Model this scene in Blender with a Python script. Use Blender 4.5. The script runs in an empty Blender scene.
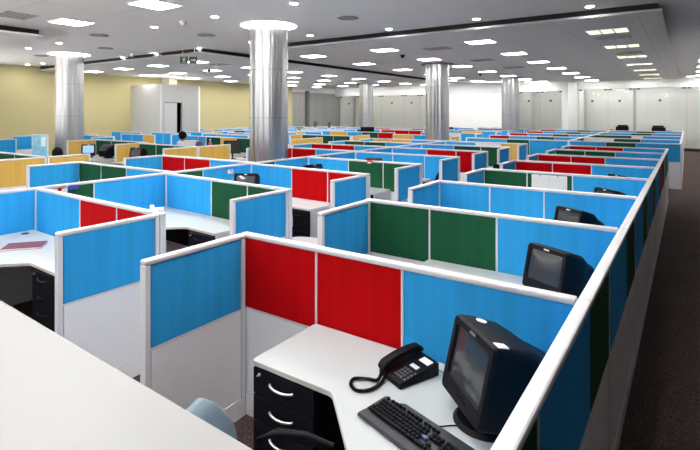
import bpy, bmesh, math, random
from mathutils import Vector, Matrix
random.seed(7)
R = math.radians
C = bpy.context.scene.collection
scene = bpy.context.scene

# ------------------------------------------------------------------ materials
def new_mat(name):
    m = bpy.data.materials.new(name); m.use_nodes = True
    nt = m.node_tree
    return m, nt, nt.nodes['Principled BSDF']

def plain(name, col, rough=0.5, metal=0.0, spec=0.5, vary=0.0, scale=20.0):
    m, nt, b = new_mat(name)
    b.inputs['Roughness'].default_value = rough
    b.inputs['Metallic'].default_value = metal
    b.inputs['Specular IOR Level'].default_value = spec
    if vary:
        tc = nt.nodes.new('ShaderNodeTexCoord')
        n = nt.nodes.new('ShaderNodeTexNoise'); n.inputs['Scale'].default_value = scale
        n.inputs['Detail'].default_value = 4
        nt.links.new(tc.outputs['Object'], n.inputs['Vector'])
        r = nt.nodes.new('ShaderNodeMix'); r.data_type = 'RGBA'
        r.inputs[6].default_value = (*[c * (1 - vary) for c in col], 1)
        r.inputs[7].default_value = (*[min(1, c * (1 + vary)) for c in col], 1)
        nt.links.new(n.outputs['Fac'], r.inputs[0])
        nt.links.new(r.outputs[2], b.inputs['Base Color'])
    else:
        b.inputs['Base Color'].default_value = (*col, 1)
    return m

def fabric(name, col):
    """Office-screen cloth: faint vertical weave bands."""
    m, nt, b = new_mat(name)
    tc = nt.nodes.new('ShaderNodeTexCoord')
    mp = nt.nodes.new('ShaderNodeMapping'); mp.inputs['Scale'].default_value = (16, 16, 0.5)
    n = nt.nodes.new('ShaderNodeTexNoise'); n.inputs['Scale'].default_value = 1.0; n.inputs['Detail'].default_value = 3
    nt.links.new(tc.outputs['Object'], mp.inputs['Vector']); nt.links.new(mp.outputs[0], n.inputs['Vector'])
    n2 = nt.nodes.new('ShaderNodeTexNoise'); n2.inputs['Scale'].default_value = 350.0
    nt.links.new(tc.outputs['Object'], n2.inputs['Vector'])
    r = nt.nodes.new('ShaderNodeMix'); r.data_type = 'RGBA'
    r.inputs[6].default_value = (*[c * 0.82 for c in col], 1)
    r.inputs[7].default_value = (*[min(1, c * 1.18) for c in col], 1)
    nt.links.new(n.outputs['Fac'], r.inputs[0]); nt.links.new(r.outputs[2], b.inputs['Base Color'])
    bp = nt.nodes.new('ShaderNodeBump'); bp.inputs['Strength'].default_value = 0.15; bp.inputs['Distance'].default_value = 0.002
    nt.links.new(n2.outputs['Fac'], bp.inputs['Height']); nt.links.new(bp.outputs[0], b.inputs['Normal'])
    b.inputs['Roughness'].default_value = 0.75
    b.inputs['Specular IOR Level'].default_value = 0.06
    return m

def emit(name, col, s):
    m = bpy.data.materials.new(name); m.use_nodes = True
    nt = m.node_tree; nt.nodes.clear()
    o = nt.nodes.new('ShaderNodeOutputMaterial'); e = nt.nodes.new('ShaderNodeEmission')
    e.inputs[0].default_value = (*col, 1); e.inputs[1].default_value = s
    nt.links.new(e.outputs[0], o.inputs[0])
    return m

BLUE = fabric('blue_fabric', (0.034, 0.37, 0.79))
RED = fabric('red_fabric', (0.50, 0.002, 0.004))
GREEN = fabric('green_fabric', (0.014, 0.090, 0.042))
YELLOW = fabric('yellow_fabric', (0.74, 0.46, 0.11))
PAPERW = plain('paper', (0.80, 0.80, 0.82), 0.8, vary=0.04, scale=6)
GREYF = fabric('grey_fabric', (0.45, 0.50, 0.55))
COL = {'b': BLUE, 'r': RED, 'g': GREEN, 'y': YELLOW, 'w': PAPERW, 's': GREYF}
CNAME = {'b': 'blue', 'r': 'red', 'g': 'green', 'y': 'yellow', 'w': 'white', 's': 'pale grey'}
RAIL = plain('white_rail', (0.68, 0.67, 0.70), 0.35, vary=0.02)
POST = plain('post_grey', (0.76, 0.76, 0.80), 0.35, vary=0.02)
KICK = plain('kick_white', (0.88, 0.88, 0.90), 0.4)
LOWER = plain('lower_panel_grey', (0.86, 0.86, 0.90), 0.55, vary=0.03, scale=60)
DESKTOP = plain('desk_laminate', (0.49, 0.52, 0.53), 0.38, vary=0.015, scale=200)
EDGE = plain('desk_edge', (0.60, 0.58, 0.55), 0.5)
COUNTERM = plain('counter_white', (0.365, 0.365, 0.363), 0.4, vary=0.015, scale=150)
GABLE = plain('gable_grey', (0.50, 0.50, 0.52), 0.5, vary=0.02)
DARK = plain('dark_laminate', (0.008, 0.008, 0.013), 0.55, spec=.08, vary=0.1, scale=80)
BLACKP = plain('black_plastic', (0.003, 0.003, 0.006), 0.5, spec=.15, vary=0.08, scale=300)
CHARC = plain('charcoal_plastic', (0.005, 0.005, 0.009), 0.5, spec=.15, vary=0.08, scale=300)
KBCASE = plain('keyboard_case', (0.026, 0.026, 0.036), 0.45, vary=0.08, scale=300)
KEYGREY = plain('key_grey', (0.09, 0.09, 0.10), 0.5)
GLASSD = plain('dark_screen_glass', (0.035, 0.040, 0.048), 0.12, spec=0.7)
SILVER = plain('brushed_silver', (0.85, 0.85, 0.85), 0.28, metal=1.0)
CHAIRF = plain('chair_cloth', (0.21, 0.28, 0.33), 0.9, vary=0.15, scale=120)
CHAIRD = plain('dark_chair_cloth', (0.010, 0.011, 0.015), 0.9, spec=.1, vary=0.15, scale=120)
CHAIRP = plain('pale_chair_cloth', (0.55, 0.50, 0.53), 0.9, vary=0.1, scale=120)
CHAIRB = plain('brown_chair_cloth', (0.05, 0.022, 0.022), 0.9, vary=0.1, scale=120)
WHITEP = plain('white_plastic', (0.80, 0.80, 0.78), 0.4)
PINK = plain('maroon_cover', (0.17, 0.035, 0.065), 0.6, vary=0.2, scale=30)
MAGENTA = plain('magenta_plastic', (0.45, 0.05, 0.22), 0.4)
PURPLE = plain('purple_cloth', (0.22, 0.06, 0.16), 0.8)
WALLY = plain('yellow_paint', (0.54, 0.475, 0.25), 0.8, vary=0.02, scale=3)
WALLW = plain('white_paint', (0.80, 0.80, 0.78), 0.8, vary=0.01, scale=3)
WALLGREY = plain('grey_and_shaded_white', (0.42, 0.41, 0.40), 0.8)  # real grey finish, and the shaded copy of the closet's white
GREYDARK = plain('dark_grey_metal', (0.12, 0.12, 0.13), 0.5)
BLACKGAP = plain('shadow_gap_black', (0.006, 0.006, 0.006), 0.9)
SKIN = plain('skin', (0.22, 0.11, 0.07), 0.6)
HAIR = plain('black_hair', (0.004, 0.0035, 0.0035), 0.7, spec=.08)
SHIRT = plain('white_shirt', (0.80, 0.80, 0.82), 0.85)
TROUSER = plain('dark_trousers', (0.03, 0.03, 0.04), 0.85)
LEAF = plain('leaf_green', (0.06, 0.16, 0.05), 0.6, vary=0.3, scale=20)
POT = plain('pot_white', (0.6, 0.6, 0.58), 0.5)
SEA = plain('poster_blue', (0.22, 0.50, 0.68), 0.5, vary=0.45, scale=9)
EXITG = plain('exit_green', (0.012, 0.06, 0.03), 0.5)
LENSW = emit('panel_light', (1.0, 0.985, 0.95), 10.0)
LENSWARM = emit('panel_light_warm', (1.0, 0.93, 0.66), 0.42)
DOWN = emit('downlight_glow', (1.0, 0.98, 0.94), 60.0)
ROOMFILL = emit('room_fill_glow', (1.0, 0.99, 0.96), 2.6)
WASH = emit('wall_washer_glow', (1.0, 0.99, 0.96), 6.0)
WASHB = emit('bright_washer_glow', (1.0, 0.99, 0.96), 9.0)
COVE = emit('cove_glow', (1.0, 0.99, 0.97), 7.0)
SCREENLIT = emit('lit_monitor', (0.42, 0.68, 1.0), 0.26)

def ceiling_mat(name, col, sx, sy, ox=0.0, oy=0.0, line=0.0035, dark=0.80):
    m, nt, b = new_mat(name)
    g = nt.nodes.new('ShaderNodeNewGeometry')
    sp = nt.nodes.new('ShaderNodeSeparateXYZ'); nt.links.new(g.outputs['Position'], sp.inputs[0])
    outs = []
    for i, (s, o) in enumerate(((sx, ox), (sy, oy))):
        a = nt.nodes.new('ShaderNodeMath'); a.operation = 'ADD'; a.inputs[1].default_value = o
        nt.links.new(sp.outputs[i], a.inputs[0])
        d = nt.nodes.new('ShaderNodeMath'); d.operation = 'PINGPONG'; d.inputs[1].default_value = s / 2
        nt.links.new(a.outputs[0], d.inputs[0])
        l = nt.nodes.new('ShaderNodeMath'); l.operation = 'LESS_THAN'; l.inputs[1].default_value = line
        nt.links.new(d.outputs[0], l.inputs[0]); outs.append(l)
    mx = nt.nodes.new('ShaderNodeMath'); mx.operation = 'MAXIMUM'
    nt.links.new(outs[0].outputs[0], mx.inputs[0]); nt.links.new(outs[1].outputs[0], mx.inputs[1])
    r = nt.nodes.new('ShaderNodeMix'); r.data_type = 'RGBA'
    r.inputs[6].default_value = (*col, 1); r.inputs[7].default_value = (*[c * dark for c in col], 1)
    nt.links.new(mx.outputs[0], r.inputs[0]); nt.links.new(r.outputs[2], b.inputs['Base Color'])
    b.inputs['Roughness'].default_value = 0.85
    b.inputs['Specular IOR Level'].default_value = 0.2
    return m
CEILM = plain('ceiling_paint', (0.89, 0.89, 0.90), 0.9, vary=0.01, scale=2)
CEILT = ceiling_mat('ceiling_tile', (0.89, 0.89, 0.90), 1.42, 1.27, 0.35, 0.05, line=0.008, dark=0.72)
RAFTM = ceiling_mat('raft_tile', (0.85, 0.85, 0.84), 1.34, 5.5, 0.7, 1.0, line=0.006, dark=0.72)

def carpet_mat():
    m, nt, b = new_mat('carpet')
    tc = nt.nodes.new('ShaderNodeTexCoord')
    n = nt.nodes.new('ShaderNodeTexNoise'); n.inputs['Scale'].default_value = 130; n.inputs['Detail'].default_value = 3
    n2 = nt.nodes.new('ShaderNodeTexNoise'); n2.inputs['Scale'].default_value = 1.6
    nt.links.new(tc.outputs['Object'], n.inputs['Vector']); nt.links.new(tc.outputs['Object'], n2.inputs['Vector'])
    cr = nt.nodes.new('ShaderNodeValToRGB')
    cr.color_ramp.elements[0].position = 0.38; cr.color_ramp.elements[0].color = (0.040, 0.023, 0.020, 1)
    cr.color_ramp.elements[1].position = 0.64; cr.color_ramp.elements[1].color = (0.155, 0.110, 0.099, 1)
    nt.links.new(n.outputs['Fac'], cr.inputs[0])
    mx = nt.nodes.new('ShaderNodeMix'); mx.data_type = 'RGBA'; mx.blend_type = 'MULTIPLY'; mx.inputs[0].default_value = 0.35
    nt.links.new(cr.outputs[0], mx.inputs[6]); nt.links.new(n2.outputs['Fac'], mx.inputs[7])
    nt.links.new(mx.outputs[2], b.inputs['Base Color'])
    bp = nt.nodes.new('ShaderNodeBump'); bp.inputs['Strength'].default_value = 0.5; bp.inputs['Distance'].default_value = 0.004
    nt.links.new(n.outputs['Fac'], bp.inputs['Height']); nt.links.new(bp.outputs[0], b.inputs['Normal'])
    b.inputs['Roughness'].default_value = 0.95; b.inputs['Specular IOR Level'].default_value = 0.15
    return m
CARPET = carpet_mat()

def column_mat():
    m, nt, b = new_mat('brushed_column_metal')
    tc = nt.nodes.new('ShaderNodeTexCoord')
    mp = nt.nodes.new('ShaderNodeMapping'); mp.inputs['Scale'].default_value = (4.2, 4.2, 0.08)
    n = nt.nodes.new('ShaderNodeTexNoise'); n.inputs['Scale'].default_value = 1.0; n.inputs['Detail'].default_value = 3
    nt.links.new(tc.outputs['Object'], mp.inputs[0]); nt.links.new(mp.outputs[0], n.inputs['Vector'])
    mr = nt.nodes.new('ShaderNodeMapRange'); mr.inputs[3].default_value = 0.20; mr.inputs[4].default_value = 0.42
    nt.links.new(n.outputs['Fac'], mr.inputs[0]); nt.links.new(mr.outputs[0], b.inputs['Roughness'])
    bp = nt.nodes.new('ShaderNodeBump'); bp.inputs['Strength'].default_value = 0.8; bp.inputs['Distance'].default_value = 0.22
    nt.links.new(n.outputs['Fac'], bp.inputs['Height']); nt.links.new(bp.outputs[0], b.inputs['Normal'])
    b.inputs['Base Color'].default_value = (0.50, 0.50, 0.51, 1); b.inputs['Metallic'].default_value = 1.0
    return m
COLM = column_mat()

def glass_mat():
    m = bpy.data.materials.new('clear_glass'); m.use_nodes = True
    nt = m.node_tree; nt.nodes.clear()
    o = nt.nodes.new('ShaderNodeOutputMaterial')
    t = nt.nodes.new('ShaderNodeBsdfTransparent'); t.inputs[0].default_value = (0.98, 0.985, 0.975, 1)
    gl = nt.nodes.new('ShaderNodeBsdfGlossy'); gl.inputs['Roughness'].default_value = 0.03
    fr = nt.nodes.new('ShaderNodeFresnel'); fr.inputs[0].default_value = 1.45
    mx = nt.nodes.new('ShaderNodeMixShader')
    nt.links.new(fr.outputs[0], mx.inputs[0]); nt.links.new(t.outputs[0], mx.inputs[1]); nt.links.new(gl.outputs[0], mx.inputs[2])
    nt.links.new(mx.outputs[0], o.inputs[0])
    return m
GLASS = glass_mat()

def blind_mat():
    m, nt, b = new_mat('vertical_blind')
    tc = nt.nodes.new('ShaderNodeTexCoord')
    w = nt.nodes.new('ShaderNodeTexWave'); w.bands_direction = 'Y'; w.inputs['Scale'].default_value = 2.4; w.inputs['Distortion'].default_value = 0.5
    nt.links.new(tc.outputs['Object'], w.inputs['Vector'])
    cr = nt.nodes.new('ShaderNodeValToRGB')
    cr.color_ramp.elements[0].color = (0.20, 0.20, 0.20, 1); cr.color_ramp.elements[1].color = (0.42, 0.42, 0.40, 1)
    nt.links.new(w.outputs['Fac'], cr.inputs[0]); nt.links.new(cr.outputs[0], b.inputs['Base Color'])
    b.inputs['Roughness'].default_value = 0.8
    return m
BLIND = blind_mat()

# ------------------------------------------------------------------ helpers
def link(o, parent=None):
    C.objects.link(o)
    if parent is not None: o.parent = parent
    return o

def tag(o, label=None, cat=None, group=None, kind=None):
    if label: o['label'] = label
    if cat: o['category'] = cat
    if group: o['group'] = group
    if kind: o['kind'] = kind
    return o

def thing(name, loc, rz=0.0, label=None, cat=None, group=None):
    o = bpy.data.objects.new(name, None); o.empty_display_size = 0.1
    C.objects.link(o); o.location = loc; o.rotation_euler = (0, 0, rz)
    return tag(o, label, cat, group)

_cache = {}
def box_me(sx, sy, sz, mat, bev=0.0, seg=2):
    key = (round(sx, 4), round(sy, 4), round(sz, 4), mat.name, round(bev, 4))
    if key in _cache: return _cache[key]
    bm = bmesh.new(); bmesh.ops.create_cube(bm, size=1.0)
    bmesh.ops.scale(bm, vec=(sx, sy, sz), verts=bm.verts)
    if bev > 0:
        bmesh.ops.bevel(bm, geom=list(bm.edges), offset=bev, segments=seg, profile=0.5, affect='EDGES')
    me = bpy.data.meshes.new('box'); bm.to_mesh(me); bm.free()
    me.materials.append(mat); _cache[key] = me
    return me

def box(name, lo, hi, mat, parent=None, bev=0.0, rot=None):
    s = [hi[i] - lo[i] for i in range(3)]
    o = bpy.data.objects.new(name, box_me(*s, mat, bev))
    o.location = [(hi[i] + lo[i]) / 2 for i in range(3)]
    if rot: o.rotation_euler = rot
    return link(o, parent)

class MB:
    """Collects several shapes into one mesh."""
    def __init__(s): s.bm = bmesh.new()
    def box(s, lo, hi, bev=0.0, M=None, mi=0):
        g = bmesh.ops.create_cube(s.bm, size=1.0); vs = g['verts']
        bmesh.ops.scale(s.bm, vec=[hi[i] - lo[i] for i in range(3)], verts=vs)
        bmesh.ops.translate(s.bm, vec=[(hi[i] + lo[i]) / 2 for i in range(3)], verts=vs)
        if M is not None: bmesh.ops.transform(s.bm, matrix=M, verts=vs)
        fs = {f for v in vs for f in v.link_faces}
        for f in fs: f.material_index = mi
        if bev:
            es = list({e for v in vs for e in v.link_edges})
            r = bmesh.ops.bevel(s.bm, geom=es, offset=bev, segments=2, profile=0.5, affect='EDGES')
            for f in r['faces']: f.material_index = mi
        return s
    def cyl(s, c0, c1, r0, r1=None, n=20, mi=0):
        r1 = r0 if r1 is None else r1
        c0, c1 = Vector(c0), Vector(c1); d = c1 - c0
        g = bmesh.ops.create_cone(s.bm, cap_ends=True, segments=n, radius1=r0, radius2=r1, depth=d.length)
        M = Matrix.Translation((c0 + c1) / 2) @ d.to_track_quat('Z', 'Y').to_matrix().to_4x4()
        bmesh.ops.transform(s.bm, matrix=M, verts=g['verts'])
        for f in {f for v in g['verts'] for f in v.link_faces}: f.material_index = mi
        return s
    def sphere(s, c, r, sc=(1, 1, 1), n=16, mi=0):
        g = bmesh.ops.create_uvsphere(s.bm, u_segments=n, v_segments=max(6, n // 2), radius=r)
        bmesh.ops.scale(s.bm, vec=sc, verts=g['verts']); bmesh.ops.translate(s.bm, vec=c, verts=g['verts'])
        for f in {f for v in g['verts'] for f in v.link_faces}: f.material_index = mi
        return s
    def tube(s, pts, r, n=8, closed=False):
        pts = [Vector(p) for p in pts]; rings = []
        N = len(pts)
        for i, p in enumerate(pts):
            a = pts[(i - 1) % N] if (closed or i > 0) else pts[i]
            b = pts[(i + 1) % N] if (closed or i < N - 1) else pts[i]
            t = (b - a).normalized()
            up = Vector((0, 0, 1)) if abs(t.z) < 0.95 else Vector((1, 0, 0))
            x = t.cross(up).normalized(); y = x.cross(t).normalized()
            rr = r[i] if isinstance(r, (list, tuple)) else r
            rings.append([s.bm.verts.new(p + x * (math.cos(2 * math.pi * k / n) * rr) + y * (math.sin(2 * math.pi * k / n) * rr)) for k in range(n)])
        for i in range(N if closed else N - 1):
            A, B = rings[i], rings[(i + 1) % N]
            for k in range(n):
                s.bm.faces.new((A[k], A[(k + 1) % n], B[(k + 1) % n], B[k]))
        if not closed:
            s.bm.faces.new(rings[0][::-1]); s.bm.faces.new(rings[-1])
        return s
    def prism(s, poly, z0, z1, M=None):
        lo = [s.bm.verts.new((x, y, z0)) for x, y in poly]; hi = [s.bm.verts.new((x, y, z1)) for x, y in poly]
        n = len(poly)
        s.bm.faces.new(lo[::-1]); s.bm.faces.new(hi)
        for i in range(n): s.bm.faces.new((lo[i], lo[(i + 1) % n], hi[(i + 1) % n], hi[i]))
        if M is not None: bmesh.ops.transform(s.bm, matrix=M, verts=lo + hi)
        return s
    def loft(s, rings):
        vs = [[s.bm.verts.new(p) for p in r] for r in rings]; n = len(rings[0])
        for A, B in zip(vs, vs[1:]):
            for k in range(n): s.bm.faces.new((A[k], A[(k + 1) % n], B[(k + 1) % n], B[k]))
        s.bm.faces.new(vs[0][::-1]); s.bm.faces.new(vs[-1])
        return s
    def mesh(s, name, mats, smooth=0):
        bmesh.ops.recalc_face_normals(s.bm, faces=s.bm.faces)
        me = bpy.data.meshes.new(name); s.bm.to_mesh(me); s.bm.free()
        for m in (mats if isinstance(mats, (list, tuple)) else [mats]): me.materials.append(m)
        if smooth:
            for p in me.polygons: p.use_smooth = True
            try: me.set_sharp_from_angle(angle=R(smooth))
            except Exception: pass
        return me
    def build(s, name, mats, parent=None, smooth=0, loc=None):
        o = bpy.data.objects.new(name, s.mesh(name, mats, smooth))
        if loc: o.location = loc
        return link(o, parent)

def copy_tree(o, parent=None):
    c = o.copy(); C.objects.link(c)
    if parent is not None: c.parent = parent
    for ch in list(o.children): copy_tree(ch, c)
    return c

def rrect(w, h, r, n=5):
    """rounded rectangle outline, centred."""
    out = []
    for cx, cy, a0 in ((w / 2 - r, h / 2 - r, 0), (-w / 2 + r, h / 2 - r, 90), (-w / 2 + r, -h / 2 + r, 180), (w / 2 - r, -h / 2 + r, 270)):
        for k in range(n + 1):
            a = R(a0 + 90 * k / n); out.append((cx + r * math.cos(a), cy + r * math.sin(a)))
    return out

# ------------------------------------------------------------------ setting
X0, X1, Y0, Y1 = -21.3, 2.4, -3.5, 33.2
H, HR = 3.85, 3.70
def structure(o): o['kind'] = 'structure'; return o
structure(box('floor', (X0 - .2, Y0 - .2, -0.1), (X1 + .2, Y1 + .2, 0), CARPET))
structure(box('ceiling', (X0 - .2, 5.65, H), (X1 + .2, Y1 + .2, H + 0.1), CEILM))
structure(box('ceiling_front', (X0 - .2, Y0 - .2, H), (X1 + .2, 5.65, H + 0.1), CEILT))
structure(box('wall_left', (X0 - .2, 6.4, 0), (X0, 24.2, H), WALLY))
structure(box('wall_left_sill', (X0 - .2, Y0, 0), (X0, 6.4, 1.0), WALLY))  # opening over this unseen sill is added to let fill light in
structure(box('wall_left_head', (X0 - .2, Y0, 3.5), (X0, 6.4, H), WALLY))
for k in range(4): structure(box('trim_0', (X0 - .2, Y0 + 2.4 * k, 1.0), (X0, Y0 + 2.4 * k + .16, 3.5), WALLW))
structure(box('wall_far', (X0 - .2, Y1, 0), (X1, Y1 + .2, H), WALLW))
BOUNCECUT = plain('bounce_cut_dark', (.03, .025, .023), .8)  # unseen walls made dark to cut bounce onto the aisle screen
structure(box('wall_right', (X1, Y0, 0), (X1 + .2, 14.0, H), BOUNCECUT))
structure(box('wall_right_rear', (X1, 14.0, 0), (X1 + .2, Y1 + .2, H), WALLW))
structure(box('wall_front_corner', (-1.6, Y0 - .2, 0), (X1 + .2, Y0, H), BOUNCECUT))  # kept solid so the added window light misses the aisle screen
structure(box('wall_front', (X0 - .2, Y0 - .2, 0), (-1.6, Y0, 1.0), WALLW))
structure(box('wall_front_head', (X0 - .2, Y0 - .2, 3.45), (-1.6, Y0, H), WALLW))
for k in range(9):                      # unseen window wall added behind the camera for fill light
    xa = X0 + k * (-1.7 - X0) / 8
    structure(box('trim_0', (xa - .08, Y0 - .2, 1.0), (xa + .08, Y0, 3.45), WALLW))
structure(box('baseboard_far', (-5.2, 30.92, 0), (X1, 30.95, 0.16), GREYDARK))
structure(box('baseboard_left', (X0, Y0, 0), (X0 + .02, 24.2, 0.1), GREYDARK))

# ceiling rafts
EDGESHADE = plain('edge_shade_grey', (.30, .30, .30), .6)
def raft(x0, x1, y0, y1, name):
    o = structure(box(name, (x0, y0, HR), (x1, y1, HR + 0.04), RAFTM))
    structure(box('raft_edge_shade', (x0, y0 - .006, HR - .001), (x1 + .006, y0, HR + .041), EDGESHADE))  # added strip; its grey tones down the light on the raft front
    structure(box(name + '_upstand', (x0 + .06, y0 + .06, HR + 0.04), (x1 - .06, y1 - .06, H), BLACKGAP))  # dark upstand; its black also holds the shade of the gap
raft(-9.95, -0.34, 9.6, 29.3, 'ceiling_raft')
raft(X0, -11.3, 8.95, 27.0, 'ceiling_raft')
raft(X0, -11.8, -1.5, 5.06, 'ceiling_raft')

# bulkhead above the glass wall, pillars, bright white wall block
structure(box('wall_far_bulkhead', (-5.2, 30.62, 3.35), (X1, 30.98, H), WALLW))
structure(box('wall_far_block', (-13.2, 27.6, 0), (-7.85, 33.0, H - .01), WALLW))
structure(box('trim_3', (-7.84, 28.1, 3.2), (-5.5, 28.4, H), WALLW))

# ------------------------------------------------------------------ lights in the ceiling
def panel_me():
    return None
def light_panel(x, y, z, w, d, label, group, warm=False, cells=1, lens=None):
    t = thing('ceiling_light_panel', (x, y, z), 0, label, 'ceiling light', group)
    f = MB()
    fw = 0.02
    for (a, b) in (((-w/2 - fw, -d/2 - fw), (w/2 + fw, -d/2)), ((-w/2 - fw, d/2), (w/2 + fw, d/2 + fw)),
                   ((-w/2 - fw, -d/2), (-w/2, d/2)), ((w/2, -d/2), (w/2 + fw, d/2))):
        f.box((a[0], a[1], -0.014), (b[0], b[1], 0.0))
    for k in range(1, cells):
        xx = -w/2 + w * k / cells
        f.box((xx - .016, -d/2, -0.014), (xx + .016, d/2, 0.0))
    f.build('frame', WALLW, t)
    box('diffuser', (-w/2, -d/2, -0.010), (w/2, d/2, -0.002), lens or (LENSWARM if warm else LENSW), t)
    return t
ORD = ['first', 'second', 'third', 'fourth', 'fifth', 'sixth', 'seventh', 'eighth', 'ninth', 'tenth']
cols1 = [(-1.35, 'column of three-cell panels by the raft edge', True), (-4.05, 'second column of panels from raft edge', False),
         (-6.70, 'third column of panels from raft edge', False), (-9.15, 'column of panels at the inner side of the long raft', False)]
for x, ph, tri in cols1:
    for k in range(7):
        y = 11.35 + 2.76 * k
        if x == -6.70 and k == 5: pass
        light_panel(x, y, HR, 0.60 if not tri else 0.74, 0.50 if not tri else .54, f'lit square ceiling panel, {ORD[k]} back in the {ph}', 'panels on the long ceiling raft', tri, 3 if tri else 1)
for j, x in enumerate((-13.35, -15.55, -17.75, -19.9)):
    for k in range(7):
        light_panel(x, 10.45 + 2.42 * k, HR, 0.56, 0.50, f'lit ceiling panel on raft before the yellow wall, {ORD[k]} back in its {ORD[j]} column', 'panels on the raft before yellow wall')
for j, x in enumerate((-10.3, -7.45, -4.6, -1.75)):
    for k, y in enumerate((4.95, 2.2, -0.6)):
        lab = ['lit square ceiling panel nearest the shallow raft at upper left', 'lit square ceiling panel in the tiled front ceiling, cut by the photo top edge'][min(j, 1)] if k == 0 and j < 2 else f'lit square ceiling panel in tiled front ceiling, column {ORD[j]}, row {ORD[k]}, out of view'
        light_panel(x, y, H, 0.6, 0.6, lab, 'panels in the tiled front ceiling')
for k in range(6):
    light_panel(0.72, 15.6 + 2.75 * k, H, 0.74, 0.5, f'lit ceiling panel over the open aisle, {ORD[k]} back from the raft corner', 'panels over the open aisle')

for x, y, z, lens_, lab in ((-19.6, 28.1, H, WASH, 'nearest the yellow wall'), (-17.5, 28.1, H, WASH, 'second from the yellow wall'), (-15.5, 28.1, H, WASH, 'third from the yellow wall'), (-13.9, 28.1, H, WASH, 'just left of the bright white wall'),
        (-12.4, 26.3, HR, WASHB, 'first before the bright white wall'), (-10.62, 26.2, H, WASHB, 'second before the bright white wall'), (-8.6, 26.2, HR, WASHB, 'last before the bright white wall'),
        (-6.7, 27.4, HR, WASH, 'before the first glass bay'), (-4.1, 29.9, H, WASH, 'past the white pillar'), (-1.9, 29.9, H, WASH, 'before the glass mullion'), (.6, 29.9, H, WASH, 'at the aisle end')):
    light_panel(x, y, z, 1.2, 0.25, 'slim wall-washer light at the far end, ' + lab, 'wall-washer lights at the far end', lens=lens_)
for x, y, lab in ((-6.7, 29.8, 'beyond the pillar'), (-4.3, 32.0, 'left of the two before the glass mullion'), (-2.9, 32.0, 'right before the glass mullion'), (-1.2, 32.0, 'past the glass mullion'), (.8, 32.0, 'over the aisle end'),
                  (-19.6, 30.4, 'nearest the blinds'), (-17.2, 30.4, 'second from the blinds'), (-14.6, 30.4, 'beyond the far slim column')):
    light_panel(x, y, H, 1.2, 0.6, 'added lamp inside the glazed room, ' + lab, 'lamps added inside the glazed rooms', lens=ROOMFILL)  # added behind the glass to brighten the far rooms

def downlight(x, y, label, big=1.0):
    t = thing('downlight', (x, y, H), 0, label, 'downlight', 'round downlights in the plain ceiling')
    m = MB(); n = 24
    ri, ro = .066 * big, .085 * big
    m.tube([(math.cos(2*math.pi*k/n) * (ri + ro) / 2, math.sin(2*math.pi*k/n) * (ri + ro) / 2, -0.004) for k in range(n)], 0.010, 6, closed=True)
    m.build('trim_ring', WALLW, t, 40)
    MB().cyl((0, 0, -0.006), (0, 0, -0.001), ri, n=24).build('lamp', DOWN, t)
for j, x in enumerate((-5.44, -7.44, -9.39, -13.6, -15.4)):
    downlight(x, 6.22, f'round downlight, {ORD[j]} from the brightest column ring in the front row of downlights')
for j, (x, y) in enumerate(((-3.42, 6.22), (-1.40, 6.22), (-3.42, 3.55), (-1.1, 3.55), (-3.42, .8), (-1.1, .8), (-.75, 2.2), (-.75, 4.9))):
    downlight(x, y, f'round fill downlight added above the nearest desks, {ORD[j]} of those out of view')  # unseen, added to brighten the nearest end screens; two continue the front row
for j, x in enumerate((-1.38, -3.4, -5.38, -7.36, -9.33, -11.4, -13.5, -15.3)):
    downlight(x, 9.0 if x < -7 else 9.3, f'round downlight just before the raft gaps, {ORD[j]} counting in from the open aisle')
for x, y, l in ((-10.33, 13.3, 'round downlight in the strip between the two rafts, nearer one'), (-10.25, 18.1, 'round downlight in the strip between the two rafts, farther one'),
                (-20.6, 8.3, 'round downlight near the yellow wall, by the ceiling edge'), (-19.7, 8.45, 'round downlight near the yellow wall, second from the wall')):
    downlight(x, y, l)

def vent(x, y, z, w, d, label, shape='round'):
    t = thing('ceiling_vent', (x, y, z), 0, label, 'air vent', 'air vents in the ceiling')
    m = MB()
    if shape == 'round':
        m.cyl((0, 0, -.012), (0, 0, 0), w * .5, w * .42, 28); m.build('backing', GREYDARK, t, 40)
        r = MB()
        for k in range(1, 4):
            rr = w * .5 * k / 3.6
            r.tube([(rr*math.cos(2*math.pi*i/20), rr*math.sin(2*math.pi*i/20), -.014) for i in range(20)], .008, 5, closed=True)
        r.build('louvre_rings', WALLGREY, t, 40)
    else:
        m.box((-w/2, -d/2, -.006), (w/2, d/2, 0)); m.build('backing', GREYDARK, t)
        f = MB()
        n = 6
        for k in range(n + 1):
            yy = -d/2 + d * k / n
            f.box((-w/2, yy - .012, -.014), (w/2, yy + .012, -.006))
        f.box((-w/2 - .03, -d/2 - .03, -.012), (-w/2, d/2 + .03, 0)).box((w/2, -d/2 - .03, -.012), (w/2 + .03, d/2 + .03, 0))
        f.build('louvres', WALLGREY, t)
for x, y, l in ((-5.4, 7.76, 'round ceiling vent, centre top, by itself'), (-9.34, 7.56, 'round ceiling vent near the tall column ring'), (-13.6, 7.47, 'round ceiling vent beside the column in front of yellow wall'),
                (-17.1, 7.27, 'round ceiling vent beyond the column, towards yellow wall'), (-11.46, 6.14, 'round ceiling speaker vent near the upper left light panel')):
    vent(x, y, H, .42, .42, l)
vent(-10.45, 4.0, H, .6, .5, 'square dark air grille beside upper left light panel', 'sq')
for x, y, l in ((-1.35, 12.3, 'long grille behind the first three-cell panel'), (-1.35, 15.75, 'long grille behind the second three-cell panel'), (-5.39, 11.85, 'square grille on the raft near a ceiling camera'),
                (-5.4, 15.3, 'square grille on the raft above the far column'), (-5.3, 18.4, 'small square grille deep on the raft'), (-13.4, 11.4, 'square grille behind exit sign on the raft')):
    vent(x, y, HR, .62, .42, 'pale ' + l, 'sq')
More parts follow.
